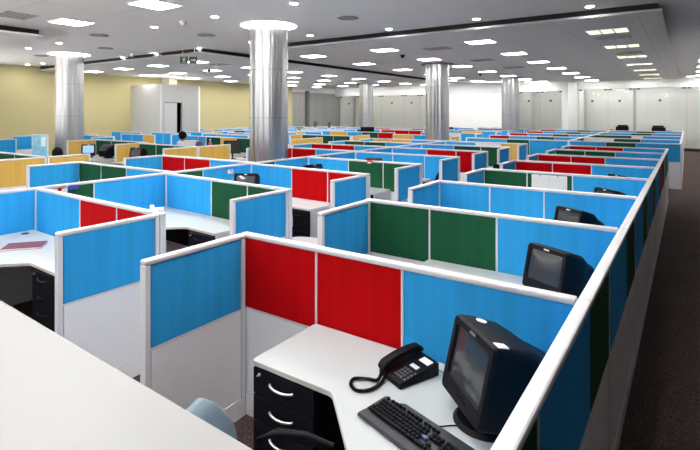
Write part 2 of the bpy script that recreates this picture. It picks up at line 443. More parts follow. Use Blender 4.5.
def dome(x, y, z, label, mat=BLACKP):
    t = thing('security_camera', (x, y, z), 0, label, 'security camera', 'small ceiling devices')
    MB().cyl((0, 0, -.03), (0, 0, 0), .07).build('base', mat, t, 40)
    MB().sphere((0, 0, -.04), .055).build('dome', mat, t, 60)
dome(-6.83, 12.6, HR, 'small black dome camera on the raft above the column row')
dome(-7.4, 20.7, HR, 'small black dome camera far back on the raft')
dome(-15.4, 12.6, HR, 'small black dome camera on raft before the yellow wall')
dome(-8.37, 6.2, H, 'small pale smoke detector on the front ceiling', WHITEP)
dome(-14.3, 8.7, H, 'small pale smoke detector near the raft edge', WHITEP)

# exit sign at the raft corner
t = thing('exit_sign', (-11.62, 8.78, 3.50), R(35), 'green exit sign of two squares with white pictograms at the raft corner', 'exit sign')
for sx, nm in ((-.20, 'sign_panel'), (.20, 'sign_panel')):
    p = box('sign_panel', (sx - .17, -.02, -.13), (sx + .17, .02, .13), EXITG, t, .006)
    m = MB()
    if sx < 0:   # running figure
        m.sphere((sx + .03, -.022, .08), .022, (1, .2, 1), 10)
        m.box((-.014, -.004, -.05), (.014, .004, .05), M=Matrix.Translation((sx + .01, -.022, .02)) @ Matrix.Rotation(R(15), 4, 'Y'))
        for a, px, pz, l in ((45, -.03, -.07, .1), (-35, .04, -.06, .1), (60, -.02, .04, .07), (-60, .05, .03, .07)):
            m.box((-.009, -.004, -l/2), (.009, .004, l/2), M=Matrix.Translation((sx + px, -.022, pz)) @ Matrix.Rotation(R(a), 4, 'Y'))
    else:        # arrow
        m.box((sx - .09, -.026, -.016), (sx + .05, -.020, .016))
        for a in (45, -45):
            m.box((-.06, -.004, -.015), (.0, .004, .015), M=Matrix.Translation((sx + .09, -.023, 0)) @ Matrix.Rotation(R(a), 4, 'Y'))
    m.build('pictogram', WHITEP, t)
t.scale = (.66, .66, .75)
for sx in (-.25, .25): MB().cyl((sx, 0, .13), (sx, 0, .45), .006, n=8).build('hanger', SILVER, t)

# ------------------------------------------------------------------ columns
def column(x, y, label, ring):
    r = 0.40
    top = H if ring else HR
    t = thing('round_column', (x, y, 0), 0, label, 'column', 'brushed metal columns'); t['kind'] = 'thing'
    m = MB()
    m.cyl((0, 0, 0.0), (0, 0, top), r, n=72).build('shaft', COLM, t, 30)
    s = MB()
    for z in (0.9, 1.9, 2.9):
        s.tube([((r + .0005)*math.cos(2*math.pi*k/48), (r + .0005)*math.sin(2*math.pi*k/48), z) for k in range(48)], .0035, 5, closed=True)
    s.build('seam', GREYDARK, t, 40)
    MB().cyl((0, 0, 0), (0, 0, .12), r + .012, n=48).build('base_collar', GREYDARK, t, 30)
    if ring:
        n = 64; g = MB(); bm = g.bm
        def ringv(rad, z): return [bm.verts.new((rad*math.cos(2*math.pi*k/n), rad*math.sin(2*math.pi*k/n), z)) for k in range(n)]
        a, b, c, d = ringv(.405, H - .004), ringv(.585, H - .004), ringv(.585, H - .001), ringv(.405, H - .001)
        for P, Q in ((a, b), (b, c), (c, d), (d, a)):
            for k in range(n): bm.faces.new((P[k], P[(k+1) % n], Q[(k+1) % n], Q[k]))
        g.build('cove_light', COVE, t)
    else:
        MB().cyl((0, 0, HR - .03), (0, 0, HR), .56, n=48).build('cap_ring', GREYDARK, t, 30)
column(-7.30, 7.55, 'tallest brushed metal round column with glowing ceiling ring, behind green and blue screens', True)
column(-16.05, 7.65, 'brushed metal round column with glowing ceiling ring, in front of the yellow wall', True)
column(-7.12, 15.65, 'brushed metal round column under the dark cap ring of the long raft', False)
column(-7.0, 23.75, 'brushed metal round column standing before the bright white wall', False)
column(-15.4, 24.0, 'slim looking far round column before the glass front, beyond red screens', False)

# ------------------------------------------------------------------ glass far wall
def glass_bay(idx, x0, x1, y, zt, splits):
    xs = [x0] + splits + [x1]
    root = thing(f'window_{idx}', (0, 0, 0)); structure(root)
    for a, b in zip(xs, xs[1:]):
        p = structure(box('glass_pane', (a + .006, y - .012, .05), (b - .006, y, zt), GLASS, root))
        for px in (a + .12, b - .12) if b - a > 1 else ((a + b) / 2,):
            structure(box('patch_fitting', (px - .08, y - .03, zt - .07), (px + .08, y + .01, zt), GREYDARK, root))
    for px in xs:
        structure(box('glass_joint', (px - .006, y - .014, .05), (px + .006, y - .001, zt), WALLGREY, root))
    for a, b in zip(xs, xs[1:]):
        structure(box('pull_handle', ((a+b)/2 - .09, y - .05, 2.62), ((a+b)/2 + .03, y - .012, 2.74), GREYDARK, root))
    return root
glass_bay(1, -7.84, -5.5, 28.3, 3.2, [-6.7])
glass_bay(2, -5.18, -2.42, 30.9, 3.35, [-3.65])
glass_bay(3, -2.28, 2.3, 30.9, 3.35, [0.0])
glass_bay(4, -20.9, -13.3, 29.0, 3.2, [-19.2, -17.4, -15.6, -14.4])
structure(box('wall_far_return', (-7.84, 31.2, 0), (-5.5, 31.4, H - .01), WALLW))
structure(box('trim_1', (-5.5, 28.0, 0), (-5.2, 33.0, H - .01), WALLW))
structure(box('trim_2', (-2.42, 30.8, 0), (-2.28, 30.95, 3.35), WALLGREY))
structure(box('wall_far_back', (-21.3, 31.6, 0), (-13.2, 31.8, H), WALLW))
structure(box('trim_4', (-21.3, 28.9, 3.2), (-13.2, 29.1, H), WALLW))
structure(box('trim_5', (X0, 25.5, 0), (X0 + .16, 25.8, 3.5), GREYDARK))
structure(box('window_5', (X0 - .12, 24.2, 0.1), (X0 - .02, 29.6, 3.4), BLIND))
structure(box('wall_left_bulkhead', (X0 - .2, 24.2, 3.4), (X0, 33.2, H), WALLW))
structure(box('wall_left_back', (X0 - .3, 24.2, 0), (X0 - .2, 33.2, 3.4), WALLW))

# white boxed-in room with a door, against yellow wall
bx = (-19.05, 12.9, 14.95, 3.28)
structure(box('wall_closet_side', (X0, bx[1], 0), (bx[0], bx[1] + .1, bx[3]), plain('closet_lit_white', (.58, .58, .57), .8)))  # lighter copy of the closet white for the lit side
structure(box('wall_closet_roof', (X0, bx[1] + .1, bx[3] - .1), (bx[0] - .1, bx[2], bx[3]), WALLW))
structure(box('wall_closet_front_near', (bx[0] - .1, bx[1] + .1, 0), (bx[0], 13.15, bx[3]), WALLGREY))  # greyer copy of the closet white: front's shade put into the colour
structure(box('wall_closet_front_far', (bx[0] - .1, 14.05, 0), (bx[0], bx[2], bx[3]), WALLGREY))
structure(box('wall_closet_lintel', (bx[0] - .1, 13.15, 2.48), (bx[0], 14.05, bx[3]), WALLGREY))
structure(box('wall_closet_back', (X0, bx[2], 0), (bx[0], bx[2] + .1, bx[3]), WALLW))
structure(box('wall_closet_shade', (X0 + .9, bx[1] + .15, 0), (X0 + .95, bx[2] - .05, bx[3] - .12), BLACKGAP))  # black sheet standing in for the shade behind the doorway
d = structure(thing('door_1', (bx[0] - .05, 13.17, 0)))
structure(box('door_leaf', (-.03, 0, 0.01), (.02, .62, 2.46), plain('door_grey', (.48, .49, .50), .5), d))
structure(MB().cyl((.02, .55, 1.05), (.07, .55, 1.05), .012).box((.06, .45, 1.04), (.08, .56, 1.06)).build('door_handle', SILVER, d))
structure(box('wall_pillar', (X0, 14.55, bx[3]), (-20.75, 15.0, H), plain('pillar_pink_white', (.75, .66, .60), .8)))

# ------------------------------------------------------------------ partitions
TOP = 1.20
W = 0.056
def partition(name, p0, p1, segs, label, cat='partition', group=None, post0=True, post1=True, detail=2):
    """A run of office screen from p0 to p1 (rail height 1.2 m). segs = [(length, colour letter)]."""
    p0, p1 = Vector(p0), Vector(p1); d = p1 - p0; L = d.length
    t = thing(name, (p0.x, p0.y, 0), math.atan2(d.y, d.x), label, cat, group)
    tot = sum(s for s, c in segs); k = L / tot
    box('top_rail', (0, -W/2, TOP - .030), (L, W/2, TOP), RAIL, t, .009)
    pw = .032
    a0 = pw if post0 else 0.0
    a1 = L - pw if post1 else L
    if post0: box('end_post', (0, -.0255, 0), (pw, .0255, TOP - .030), POST, t, .003)
    if post1: box('end_post', (L - pw, -.0255, 0), (L, .0255, TOP - .030), POST, t, .003)
    x = 0
    edges = []
    for i, (s, c) in enumerate(segs):
        xa, xb = max(x, a0), min(x + s * k, a1)
        x += s * k
        if i > 0: edges.append(xa)
        g = .007
        box('fabric_panel', (xa + g, -.022, .715), (xb - g, .022, TOP - .030), COL[c], t)
        if detail == 2:
            box('lower_panel', (xa + g, -.022, .125), (xb - g, .022, .700), LOWER, t)
    if detail < 2:
        box('lower_panel', (a0 + .007, -.022, .125), (a1 - .007, .022, .700), LOWER, t)
    for xe in edges:
        box('divider_strip', (xe - .0075, -.026, .0), (xe + .0075, .026, TOP - .030), RAIL, t)
    m = MB().box((a0, -.0245, .701), (a1, .0245, .713)).build('middle_rail', RAIL, t)
    box('kick_plate', (a0, -.026, 0.0), (a1, .026, .124), KICK, t, .002)
    return t

def cphrase(segs):
    cs = [CNAME[c] for _, c in segs]
    out = []
    for c in cs:
        if out and out[-1][0] == c: out[-1][1] += 1
        else: out.append([c, 1])
    num = {1: '', 2: 'two ', 3: 'three ', 4: 'four '}
    ph = ['%s%s' % (num[n], c) for c, n in out]
    return (ph[0] if len(ph) == 1 else ', '.join(ph[:-1]) + ' and ' + ph[-1])

YR = [2.30 + 1.553 * k for k in range(8)]
XA, XAW = -0.36, -2.43
XB, XBW, XBL = -5.79, -3.47, -8.28
S66 = [(.6, 'r'), (.6, 'r'), (.87, 'b')]
A_ROWS = ['rrb', 'ggb', 'bbb', 'ggb', 'rrb', 'rrb', 'ggb', 'rrb']
BR_ROWS = ['brr', 'bgg', 'brr', 'bgg', 'bbb', 'brr', 'bgg', 'bwy']
BL_ROWS = ['rrb', 'ggb', 'rrb', None, 'rrb', 'rrb', 'ggb', 'yyb']
A_FIX = {0: 'on the desk with the nearest black monitor', 1: 'behind the second black monitor from the camera', 3: 'with pinned white paper sheets'}

for k in range(8):
    y = YR[k]; od = ORD[k]
    c = A_ROWS[k]
    segs = [(.643, c[0]), (.58, c[1]), (.843, c[2])]
    ph = cphrase(segs)
    partition('cubicle_screen', (XAW - .028, y), (XA - .032, y), segs, f'cubicle screen in {ph}, {od} row of the block beside the open aisle', group='desk screens', post1=False)
    partition('end_screen', (XAW, y - .76), (XAW, y - .034), [(.75, 'b')], f'single blue end screen, {od} row of the block beside the open aisle', group='single end screens')
    # spine along the aisle
    ya, yb = y, y + 1.553
    if k < 7:
        partition('aisle_screen', (XA, ya + .001), (XA, yb - .001), [(.60, 'g'), (.95, 'r' if k == 4 else 'b')], f'long white-railed screen along the carpeted aisle, section just beyond the {od} row', group='screens along the aisle', post0=False, post1=False)
partition('aisle_screen', (XA, YR[0] - 1.6), (XA, YR[0] - .001), [(.70, 'g'), (.9, 'b')], 'nearest section of the aisle screen, its white rail running to the bottom edge', group='screens along the aisle', post0=False, post1=False)

# the middle block (two-sided)
for k in range(8):
    y = YR[k] + .06 if k < 1 else YR[k] + .03
    od = ORD[k]; dy = (.05, .12, .12, 0, 0, 0, 0, 0)[k]
    c = BR_ROWS[k]
    segs = [(1.0, c[0]), (.66, c[1]), (.66, c[2])] if k < 2 else [(.92, c[0]), (.70, c[1]), (.70, c[2])]
    partition('cubicle_screen', (XB + .034, y + dy), (XBW + .028, y), segs, f'cubicle screen in {cphrase(segs)}, {od} row of the middle block, near half', group='desk screens')
    partition('end_screen', (XBW, y - .79), (XBW, y - .034), [(.75, 'b')], f'single blue end screen, {od} row of the middle block, near half', group='single end screens')
    c = BL_ROWS[k]
    if c and k > 0:
        segs = [(.70, c[0]), (.70, c[1]), (1.05, c[2])]
        yy = y + (.24 if k < 3 else .1 if k > 3 else 0)
        partition('cubicle_screen', (XBL - .028, yy), (XB - .032, yy), segs, f'cubicle screen in {cphrase(segs)}, {od} row of the middle block, far half', group='desk screens', post1=False)
        partition('end_screen', (XBL, yy - .80), (XBL, yy - .034), [(.75, 'b')], f'single blue end screen, {od} row of the middle block, far half', group='single end screens', post1=False)
    ya = y + dy; yb = (YR[k + 1] + .03 + (.12 if k < 2 else 0)) if k < 7 else y + .8
    partition('spine_screen', (XB, ya + .001), (XB, yb - .001), ([(.30, 's'), (.30, 'g'), (.95, 'b')] if k == 0 else [(.60, 'g'), (.95, 'b')]) if k < 7 else [(.8, 'b')], f'{"grey, " if k == 0 else ""}green and blue spine screen of the middle block, just beyond the {od} row' if k < 7 else 'blue last spine screen at the far end of the middle block', group='spine screens of the middle block', post0=False, post1=(k == 7))
partition('spine_screen', (XB, .85), (XB, YR[0] + .108), [(1.4, 'b')], 'blue spine screen running out at the photo edge, beside desk with maroon folder', group='spine screens of the middle block', post1=False)

# yellow block
XC, XCR, XCL = -12.15, -9.72, -14.95
YC = [4.2, 7.55, 11.0, 14.2]
for i, (a, b, lab) in enumerate((((XCR, 3.42), (XCR, 4.22), 'yellow screen left of the two before the column at yellow wall, nearer one'), ((XCR, 4.24), (XCR, 5.02), 'yellow screen with a seated person behind it, beside a lit monitor'),
        ((XCR, 6.66), (XCR, 7.60), 'yellow screen in front of the person in white shirt'), ((XCR, 7.62), (XCR, 8.62), 'yellow screen ending at the dark chair left of tall column'),
        ((XC, 6.92), (XC, 7.66), 'yellow screen between two dark monitors'), ((XCL, 7.05), (XCL, 8.05), 'yellow screen behind the lit monitor, beside the column'),
        ((-9.95, 11.2), (-9.95, 12.8), 'yellow screen just right of tall column, lower one'), ((-12.1, 13.6), (-12.1, 14.5), 'yellow screen just right of tall column, upper one'),
        ((-9.75, 14.25), (-9.75, 15.4), 'yellow screen beside long green screen, beyond red screens'))):
    partition('yellow_screen', a, b, [(1, 'y')], lab, group='yellow screens')
for i, (xa, xb, y, s, lab) in enumerate(((XC, XCR - .03, 4.2, 'gg', 'green screen behind the first yellow screen'), (-14.6, XC - .03, 4.25, 'gb', 'green and blue screen at the photo left, behind the yellow ones'),
        (XC + .03, XCR - .03, 7.58, 'ggg', 'green screen behind the dark monitor, beside the person in white'), (XCL + .03, XC - .1, 7.9, 'ggg', 'green screen with a white cap of paper, behind dark chair'),
        (-13.6, -11.3, 11.0, 'gyg', 'green and yellow screen behind the magenta bottle'), (-12.06, -9.8, 14.25, 'ggg', 'long green screen right of tall column'),
        (-12.3, -9.9, 17.6, 'bgr', 'blue, green and red screen beyond the long green screen'), (-15.2, -12.3, 17.7, 'bby', 'blue screen right of tall column, beyond yellow'),
        (-12.3, -10.0, 20.5, 'rrr', 'long red screen before the far slim column'), (-15.0, -12.4, 20.6, 'ggb', 'green and blue screen before the glass front'),
        (-15.0, -12.4, 11.1, 'bbb', 'three-panel blue screen beyond the person in white'))):
    partition('cubicle_screen', (xa, y), (xb, y), [(1, ch) for ch in s], lab + ' in the yellow block', group='desk screens', detail=1)

# block along the yellow wall
for i, (xa, ya, xb, yb, s, lab) in enumerate((
        (-17.3, 5.6, -17.3, 6.65, 'b', 'short blue end screen at the photo left edge, white posted'),
        (-19.4, 7.3, -19.4, 8.5, 'b', 'wide blue end screen left of the blue poster'),
        (-18.6, 12.2, -16.1, 12.2, 'bbb', 'three-panel blue screen left of the person in white shirt'),
        (-16.0, 11.3, -16.0, 12.15, 'b', 'blue end screen just left of person in white'),
        (-18.3, 9.2, -16.2, 9.2, 'bb', 'low looking blue screen behind the yellow screen with dark monitors'),
        (-16.15, 8.4, -16.15, 9.15, 'b', 'short blue end screen right of the column base'),
        (-20.6, 9.8, -18.4, 9.8, 'bby', 'blue and yellow screen right of the column, near the yellow wall'),
        (-21.0, 11.8, -18.7, 11.8, 'bbb', 'far blue screen under the yellow wall'),
        (-18.4, 14.6, -16.2, 14.6, 'byb', 'blue and yellow screen in front of the white boxed room'),
        (-15.9, 14.0, -13.0, 14.0, 'bsb', 'blue and grey screen right of person in white'),
        (-18.4, 17.2, -16.0, 17.2, 'bbs', 'blue and grey screen right of the white boxed room'),
        (-15.8, 16.6, -12.9, 16.6, 'byb', 'blue screen with one yellow panel left of tall column'),
        (-20.6, 17.6, -18.5, 17.6, 'bb', 'far blue screen under yellow wall, right of boxed room'),
        (-18.4, 20.2, -16.0, 20.2, 'bgb', 'far blue and green screen deep in the office'),
        (-15.8, 22.6, -13.0, 22.6, 'bbr', 'far blue and red screen before the glass front'),
        (-18.8, 23.2, -16.0, 23.2, 'gbb', 'far green and blue screen before the blinds'),
        (-20.9, 5.2, -18.2, 5.2, 'rbb', 'red and blue screen at photo left edge before yellow wall'),
        (-20.9, 20.4, -18.6, 20.4, 'bbb', 'farthest blue screen along the yellow wall'))):
    partition('cubicle_screen', (xa, ya), (xb, yb), [(1, ch) for ch in s], lab, group='desk screens', detail=1)

for k, (x0, x1, y, q) in enumerate(((-18.3, -16.1, 10.7, 'bby'), (-18.3, -16.1, 13.4, 'bbb'), (-18.4, -16.1, 15.9, 'bgb'), (-18.4, -16.1, 18.7, 'bbb'), (-18.4, -16.1, 21.9, 'ybb'),
        (-20.9, -18.7, 16.2, 'byb'), (-20.9, -18.7, 19.0, 'bbb'), (-20.9, -18.7, 22.4, 'bbg'), (-15.8, -13.2, 12.6, 'bbb'), (-15.8, -13.2, 15.3, 'bgb'), (-15.8, -13.2, 18.6, 'bbb'), (-15.8, -13.2, 19.7, 'byb'))):
    partition('cubicle_screen', (x0, y), (x1, y), [(1, ch) for ch in q], f'{cphrase([(1, ch) for ch in q])} screen under yellow wall, {["first", "second", "third"][0 if k < 5 else 1 if k < 8 else 2]} strip, {ORD[k if k < 5 else k - 5 if k < 8 else k - 8]} row', group='desk screens', detail=1)
# far section before the glass wall
XF, XFR, XFL = -2.85, -0.10, -6.0
YF = [15.45, 17.75, 20.25, 22.8, 25.4]
FR = ['bgb', 'wgb', 'gwb', 'bgb', 'bgb']
FL = ['bgb', 'rbgb', 'rbgb', 'rbgb', 'rbgb']
for k in range(5):
    y = YF[k]; od = ORD[k]
    fx = {'bgb': [(.95, 'b'), (.75, 'g'), (1.05, 'b')], 'wgb': [(.9, 'w'), (.75, 'g'), (1.1, 'b')], 'gwb': [(1.2, 'g'), (.35, 'w'), (1.2, 'b')]}[FR[k]]
    partition('cubicle_screen', (XF + .032, y), (XFR, y), fx, f'{cphrase(fx)} screen, {od} row before the glass wall, on the aisle side', group='desk screens', post0=False, detail=2 if k == 0 else 1)
    fx = [(1.35, 'b'), (.7, 'g'), (1.1, 'b')] if k == 0 else [(.75, 'r'), (.95, 'b'), (.62, 'g'), (.85, 'b')]
    partition('cubicle_screen', (XFL, y), (XF - .032, y), fx, f'{cphrase(fx)} screen, {od} row before the glass wall, inner side', group='desk screens', post1=False, detail=1)
    yb = YF[k + 1] if k < 4 else y + 1.2
    partition('spine_screen', (XF, y - .03 if k == 0 else y + .001), (XF, yb - .001), [(1, 'b'), (1, 'g')], f'spine screen between the far desk rows, just beyond the {od} row before glass wall', group='spine screens of the far block', post0=(k == 0), post1=False, detail=1)
    partition('aisle_screen', (XFR - .03, y + .035), (XFR - .03, yb - .035), [(.7, 'r'), (.8, 'b'), (.8, 'g')], f'aisle-side end screen, {od} row before the glass wall', group='screens along the aisle', detail=1)
rnd = random.Random(3)
for j, (xa, xb) in enumerate(((-9.3, -6.62), (-11.9, -9.5))):
    for k, y in enumerate((16.4, 18.8, 21.2, 22.9, 25.6)):
        if j == 1 and k in (0, 1): continue
        s = ['yby', 'bwb', 'byb', 'gbb', 'ggb', 'rbr', 'bbg', 'bgb', 'gbg', 'rbb'][(k + 5 * j) % 10]
        fx = [(.8, s[0]), (.8, s[1]), (.8, s[2])]
        partition('cubicle_screen', (xa, y), (xb, y), fx, f'{cphrase(fx)} screen, {ORD[k]} row of the far block between the columns, {"inner" if j else "outer"} half', group='desk screens', detail=1)
        if not (j == 1 and k == 2): partition('end_screen', (xb if j == 0 else xa, y - .8), (xb if j == 0 else xa, y - .035), [(1, 'y' if k == 0 else 'b')], f'{"yellow" if k == 0 else "blue"} end screen, {ORD[k]} row of far block between columns, {"inner" if j else "outer"} half', group='single end screens', detail=1)

# ------------------------------------------------------------------ desks
def desk(sx, sy, mir, end, corner, label, group='corner desks', side=1.48, rz=0.0):
    """Corner desk. (sx, sy): inner corner (spine, row screen). mir = -1: desk runs to -x; +1: to +x."""
    t = thing('corner_desk', (sx, sy, 0), rz, label, 'desk', group)
    P = [(.032, .032), (end, .032), (end, .55), (corner, .55), (.56, .55 + corner - .56), (.56, side), (.032, side)]
    P = [(mir * u, -v) for u, v in P]
    m = MB(); m.prism(P, .728, .752)
    bmesh.ops.recalc_face_normals(m.bm, faces=m.bm.faces)
    ed = [e for e in m.bm.edges if abs(e.verts[0].co.z - e.verts[1].co.z) > .01]
    bmesh.ops.bevel(m.bm, geom=ed, offset=.025, segments=4, profile=.5, affect='EDGES')
    ed = [e for e in m.bm.edges if abs(e.verts[0].co.z - e.verts[1].co.z) < .001 and e.verts[0].co.z > .75]
    bmesh.ops.bevel(m.bm, geom=[e for e in ed if e.is_manifold and abs(e.calc_face_angle(0)) > 1], offset=.003, segments=2, profile=.5, affect='EDGES')
    m.bm.normal_update()
    for f in m.bm.faces: f.material_index = 1 if abs(f.normal.z) < .7 else 0
    m.build('desktop', [DESKTOP, EDGE], t)
    def bx_(name, u0, u1, v0, v1, z0, z1, mat):
        xs = sorted((mir * u0, mir * u1))
        return box(name, (xs[0], -v1, z0), (xs[1], -v0, z1), mat, t)
    if mir > 0: bx_('gable_panel', end - .022, end - .002, .04, .535, 0, .726, GABLE)
    bx_('gable_panel', .06, .52, side - .03, side - .01, 0, .726, GABLE)
    bx_('modesty_panel', .06, end - .03, .05, .066, .32, .726, DARK)
    g = MB().cyl((mir * .16, -.16, .752), (mir * .16, -.16, .756), .035, n=20).build('cable_grommet', BLACKP, t, 40)
    return t

def pedestal(x, y, label, mat=DARK, hm=None):
    """Drawer unit; (x, y) = front left floor corner, front faces -y."""
    t = thing('drawer_pedestal', (x, y, 0), 0, label, 'drawer unit', 'black drawer units under the desks')
    w, dp = .40, .46
    box('body', (0, .02, .04), (w, dp, .722), mat, t, .003)
    for z0, z1 in ((.588, .716), (.452, .582), (.05, .446)):
        dr = box('drawer', (.004, 0, z0), (w - .004, .02, z1), mat, t, .003)
        zc = z1 - .05
        pts = []
        for k in range(13):
            a = k / 12
            pts.append((-.075 + .15 * a, -.008 - .020 * math.sin(math.pi * a) ** .6, -.007 * math.sin(math.pi * a)))
        h = MB().tube(pts, .0065, 8).build('handle', hm or SILVER, dr, 50)
        h.location = (0, -.01, zc - (z0 + z1) / 2)
    l = MB().cyl((.05, -.006, .690), (.05, .001, .690), .009, n=12).box((.046, -.022, .688), (.054, -.006, .692)).build('lock', SILVER, t)
    for cx in (.05, w - .05):
        for cy in (.08, dp - .06): MB().cyl((cx - .01, cy, .02), (cx + .01, cy, .02), .02, n=14).build('castor', BLACKP, t, 40)
    return t

LA = ['white L-shaped desk with the phone, keyboard and nearest black monitor', 'white desk strip showing past the nearest red and blue screen', 'white desk behind the second row of the aisle block', 'white desk in front of the pinned paper sheets', 'white desk deep in the block, fifth row beside the aisle screen']
for k in range(5):
    desk(XA, YR[k], -1, 1.455, .945, LA[k])
LB = ['white L-shaped desk with the maroon folder at the photo left', 'white corner desk with a white phone, beside green panels', 'white desk end by the red panels, pale chair beside it', 'white desk end below the green panels of the middle block', 'white desk hidden behind the blue screens, fifth row of middle block']
for k in range(5):
    dy = (.05, .12, .12, 0, 0)[k]
    y = YR[k] + (.06 if k < 1 else .03)
    desk(XB, y + dy, 1, 1.80, 1.30, LB[k], rz=-dy / 2.3, side=1.48 if k < 3 else 1.36)
pedestal(XA - 1.45, YR[0] - .545, 'black drawer unit with silver handles under the nearest desk')
PL = ['black drawer unit under the desk with the maroon folder', 'black drawer unit under the desk with the white phone', 'black drawer unit under the desk end by red panels']
for k in range(3): pedestal(XB + 1.36, YR[k] + (.06 if k < 1 else .03) - .545, PL[k], hm=CHARC)

# ------------------------------------------------------------------ monitors
def make_crt(lit=False):
    t = thing('crt_monitor', (0, 0, 0))
    # origin: stand centre on the desk; front faces -y
    tilt = Matrix.Translation((0, 0, .035)) @ Matrix.Rotation(R(-13), 4, 'X')
    w, h = .345, .315
    zc = h / 2 + .005
    def ring(ww, hh, r, y, zz=zc):
        return [tilt @ Vector((a, y, b + zz)) for a, b in rrect(ww, hh, r)]
    m = MB(); m.loft([ring(w, h, .022, -.115), ring(w + .006, h + .006, .03, -.06), ring(w - .005, h - .01, .04, .045), ring(.305, .270, .05, .10), ring(.27, .225, .05, .15), ring(.21, .17, .04, .25)])
    m.build('casing', BLACKP, t, 35)
    # bezel: frame round the tube
    m = MB()
    o_ = ring(w, h, .022, -.116); o2 = ring(w - .012, h - .012, .02, -.132)
    i2 = ring(.284, .216, .015, -.132, zc + .018); i1 = ring(.276, .208, .015, -.121, zc + .018)
    bm = m.bm; V = [[bm.verts.new(p) for p in r_] for r_ in (o_, o2, i2, i1)]
    n = len(o_)
    for A, B in zip(V, V[1:]):
        for k in range(n): bm.faces.new((A[k], A[(k+1) % n], B[(k+1) % n], B[k]))
    m.build('bezel', CHARC, t, 35)
    # tube face, slightly domed
    m = MB(); bm = m.bm; nx, nz = 10, 8; G = []
    for j in range(nz + 1):
        row = []
        for i in range(nx + 1):
            u, v = i / nx * 2 - 1, j / nz * 2 - 1
            row.append(bm.verts.new(tilt @ Vector((u * .141, -.121 - .008 * (1 - u*u) * (1 - v*v) + .001, zc + .018 + v * .107))))
        G.append(row)
    for j in range(nz):
        for i in range(nx): bm.faces.new((G[j][i], G[j][i+1], G[j+1][i+1], G[j+1][i]))
    m.build('screen', SCREENLIT if lit else GLASSD, t, 60)
    m = MB()
    for k in range(5): m.box((-.03 + k * .018, -.137, zc - .122), (-.022 + k * .018, -.130, zc - .116), M=tilt)
    m.build('button', BLACKP, t)
    MB().box((-.022, -.1345, zc + .133), (.022, -.131, zc + .144), M=tilt).build('badge', SILVER, t)
    m = MB(); m.cyl((0, 0, 0), (0, 0, .018), .135, .12, 36); m.cyl((0, 0, .018), (0, 0, .05), .075, .09, 28); m.cyl((0, .02, .04), (0, .03, .085), .09, .10, 24)
    m.build('stand', BLACKP, t, 35)
    return t
ZD = .752
crt0 = make_crt()
crt0.location = (-.668, 1.945, ZD); crt0.rotation_euler.z = R(-43)
tag(crt0, 'nearest black monitor, on the desk with the phone and keyboard', 'monitor', 'bulky black monitors')
st = MB(); tl = Matrix.Translation((0, 0, .035)) @ Matrix.Rotation(R(-13), 4, 'X')
st.cyl(tl @ Vector((-.10, -.045, .322)), tl @ Vector((-.10, -.045, .3255)), .022, n=24); st.build('round_sticker', PAPERW, crt0)
st = MB(); st.box((.112, -.112, .288), (.158, -.06, .3235), .006, M=tl); st.build('corner_patch', PAPERW, crt0)  # small white patch on the casing's upper corner
m = MB(); m.tube([(-.03, .24, .14), (-.06, .30, .06), (-.02, .27, .012), (.10, .20, .010)], .004, 8); m.build('power_cable', BLACKP, crt0, 50)
def place_crt(x, y, rz, label, src=crt0, z=ZD):
    c = src.copy(); C.objects.link(c); c.location = (x, y, z); c.rotation_euler.z = R(rz)
    c['label'] = label
    c.scale = (.95, .95, .95) if x > -3 else (1, 1, 1)
    for ch in src.children:
        if ch.name.startswith(('round_sticker', 'corner_patch', 'power_cable')): continue
        d = ch.copy(); C.objects.link(d); d.parent = c
    return c
place_crt(-.735, 3.45, -30, 'second black monitor from the camera, half behind the red and blue screen')
place_crt(-.88, 4.98, -36, 'third black monitor back along the aisle screen, only its upper half showing')
place_crt(-.76, 6.49, -40, 'fourth black monitor back along the aisle screen, below the pinned paper row')
place_crt(-.80, 8.05, -40, 'fifth black monitor back along the aisle screen, only its top edge showing')
place_crt(-5.30, 5.02, 30, 'black monitor facing out above green panels of the middle block')
place_crt(-5.28, 6.52, 78, 'black monitor lying low behind red panels, seen side on, white label')
place_crt(-5.05, 8.12, 180, 'black monitor seen from behind against blue screens of middle block')
# a monitor that is on, in the yellow block
crtl = make_crt(True); crtl.location = (-13.85, 7.12, ZD + .0); crtl.rotation_euler.z = R(58)
tag(crtl, 'monitor with a bright blue and white picture, before a yellow screen', 'monitor', 'bulky black monitors')
place_crt(-13.25, 7.35, -150, 'dark monitor with its back to camera, right of the lit one')
place_crt(-11.5, 7.15, 20, 'dark monitor before green screen, beside the yellow screen end')
# plain desks that carry them
def plain_desk(x0, y0, x1, y1, label, top=.752):
    t = thing('straight_desk', ((x0 + x1)/2, (y0 + y1)/2, 0), 0, label, 'desk', 'straight desks in the far blocks')
    a, b = (x1 - x0)/2, (y1 - y0)/2
    box('desktop', (-a, -b, top - .024), (a, b, top), DESKTOP, t, .003)
    for s in (-1, 1): box('gable_panel', (s*a - .02 if s > 0 else -a, -b + .02, 0), (a if s > 0 else -a + .02, b - .02, top - .025), GABLE, t)
plain_desk(-14.85, 6.7, -12.6, 7.75, 'desk carrying the lit monitor in the yellow block')
plain_desk(-12.05, 6.75, -10.9, 7.5, 'desk under the dark monitor beside yellow screen')
plain_desk(-12.95, 9.98, -11.3, 10.75, 'desk of the person in white shirt')
plain_desk(-12.0, 4.3, -10.75, 4.95, 'desk behind first yellow screen, carrying the blue poster board')

plain_desk(-12.3, 18.2, -11.2, 18.9, 'desk with a black flat monitor beyond the long green screens')
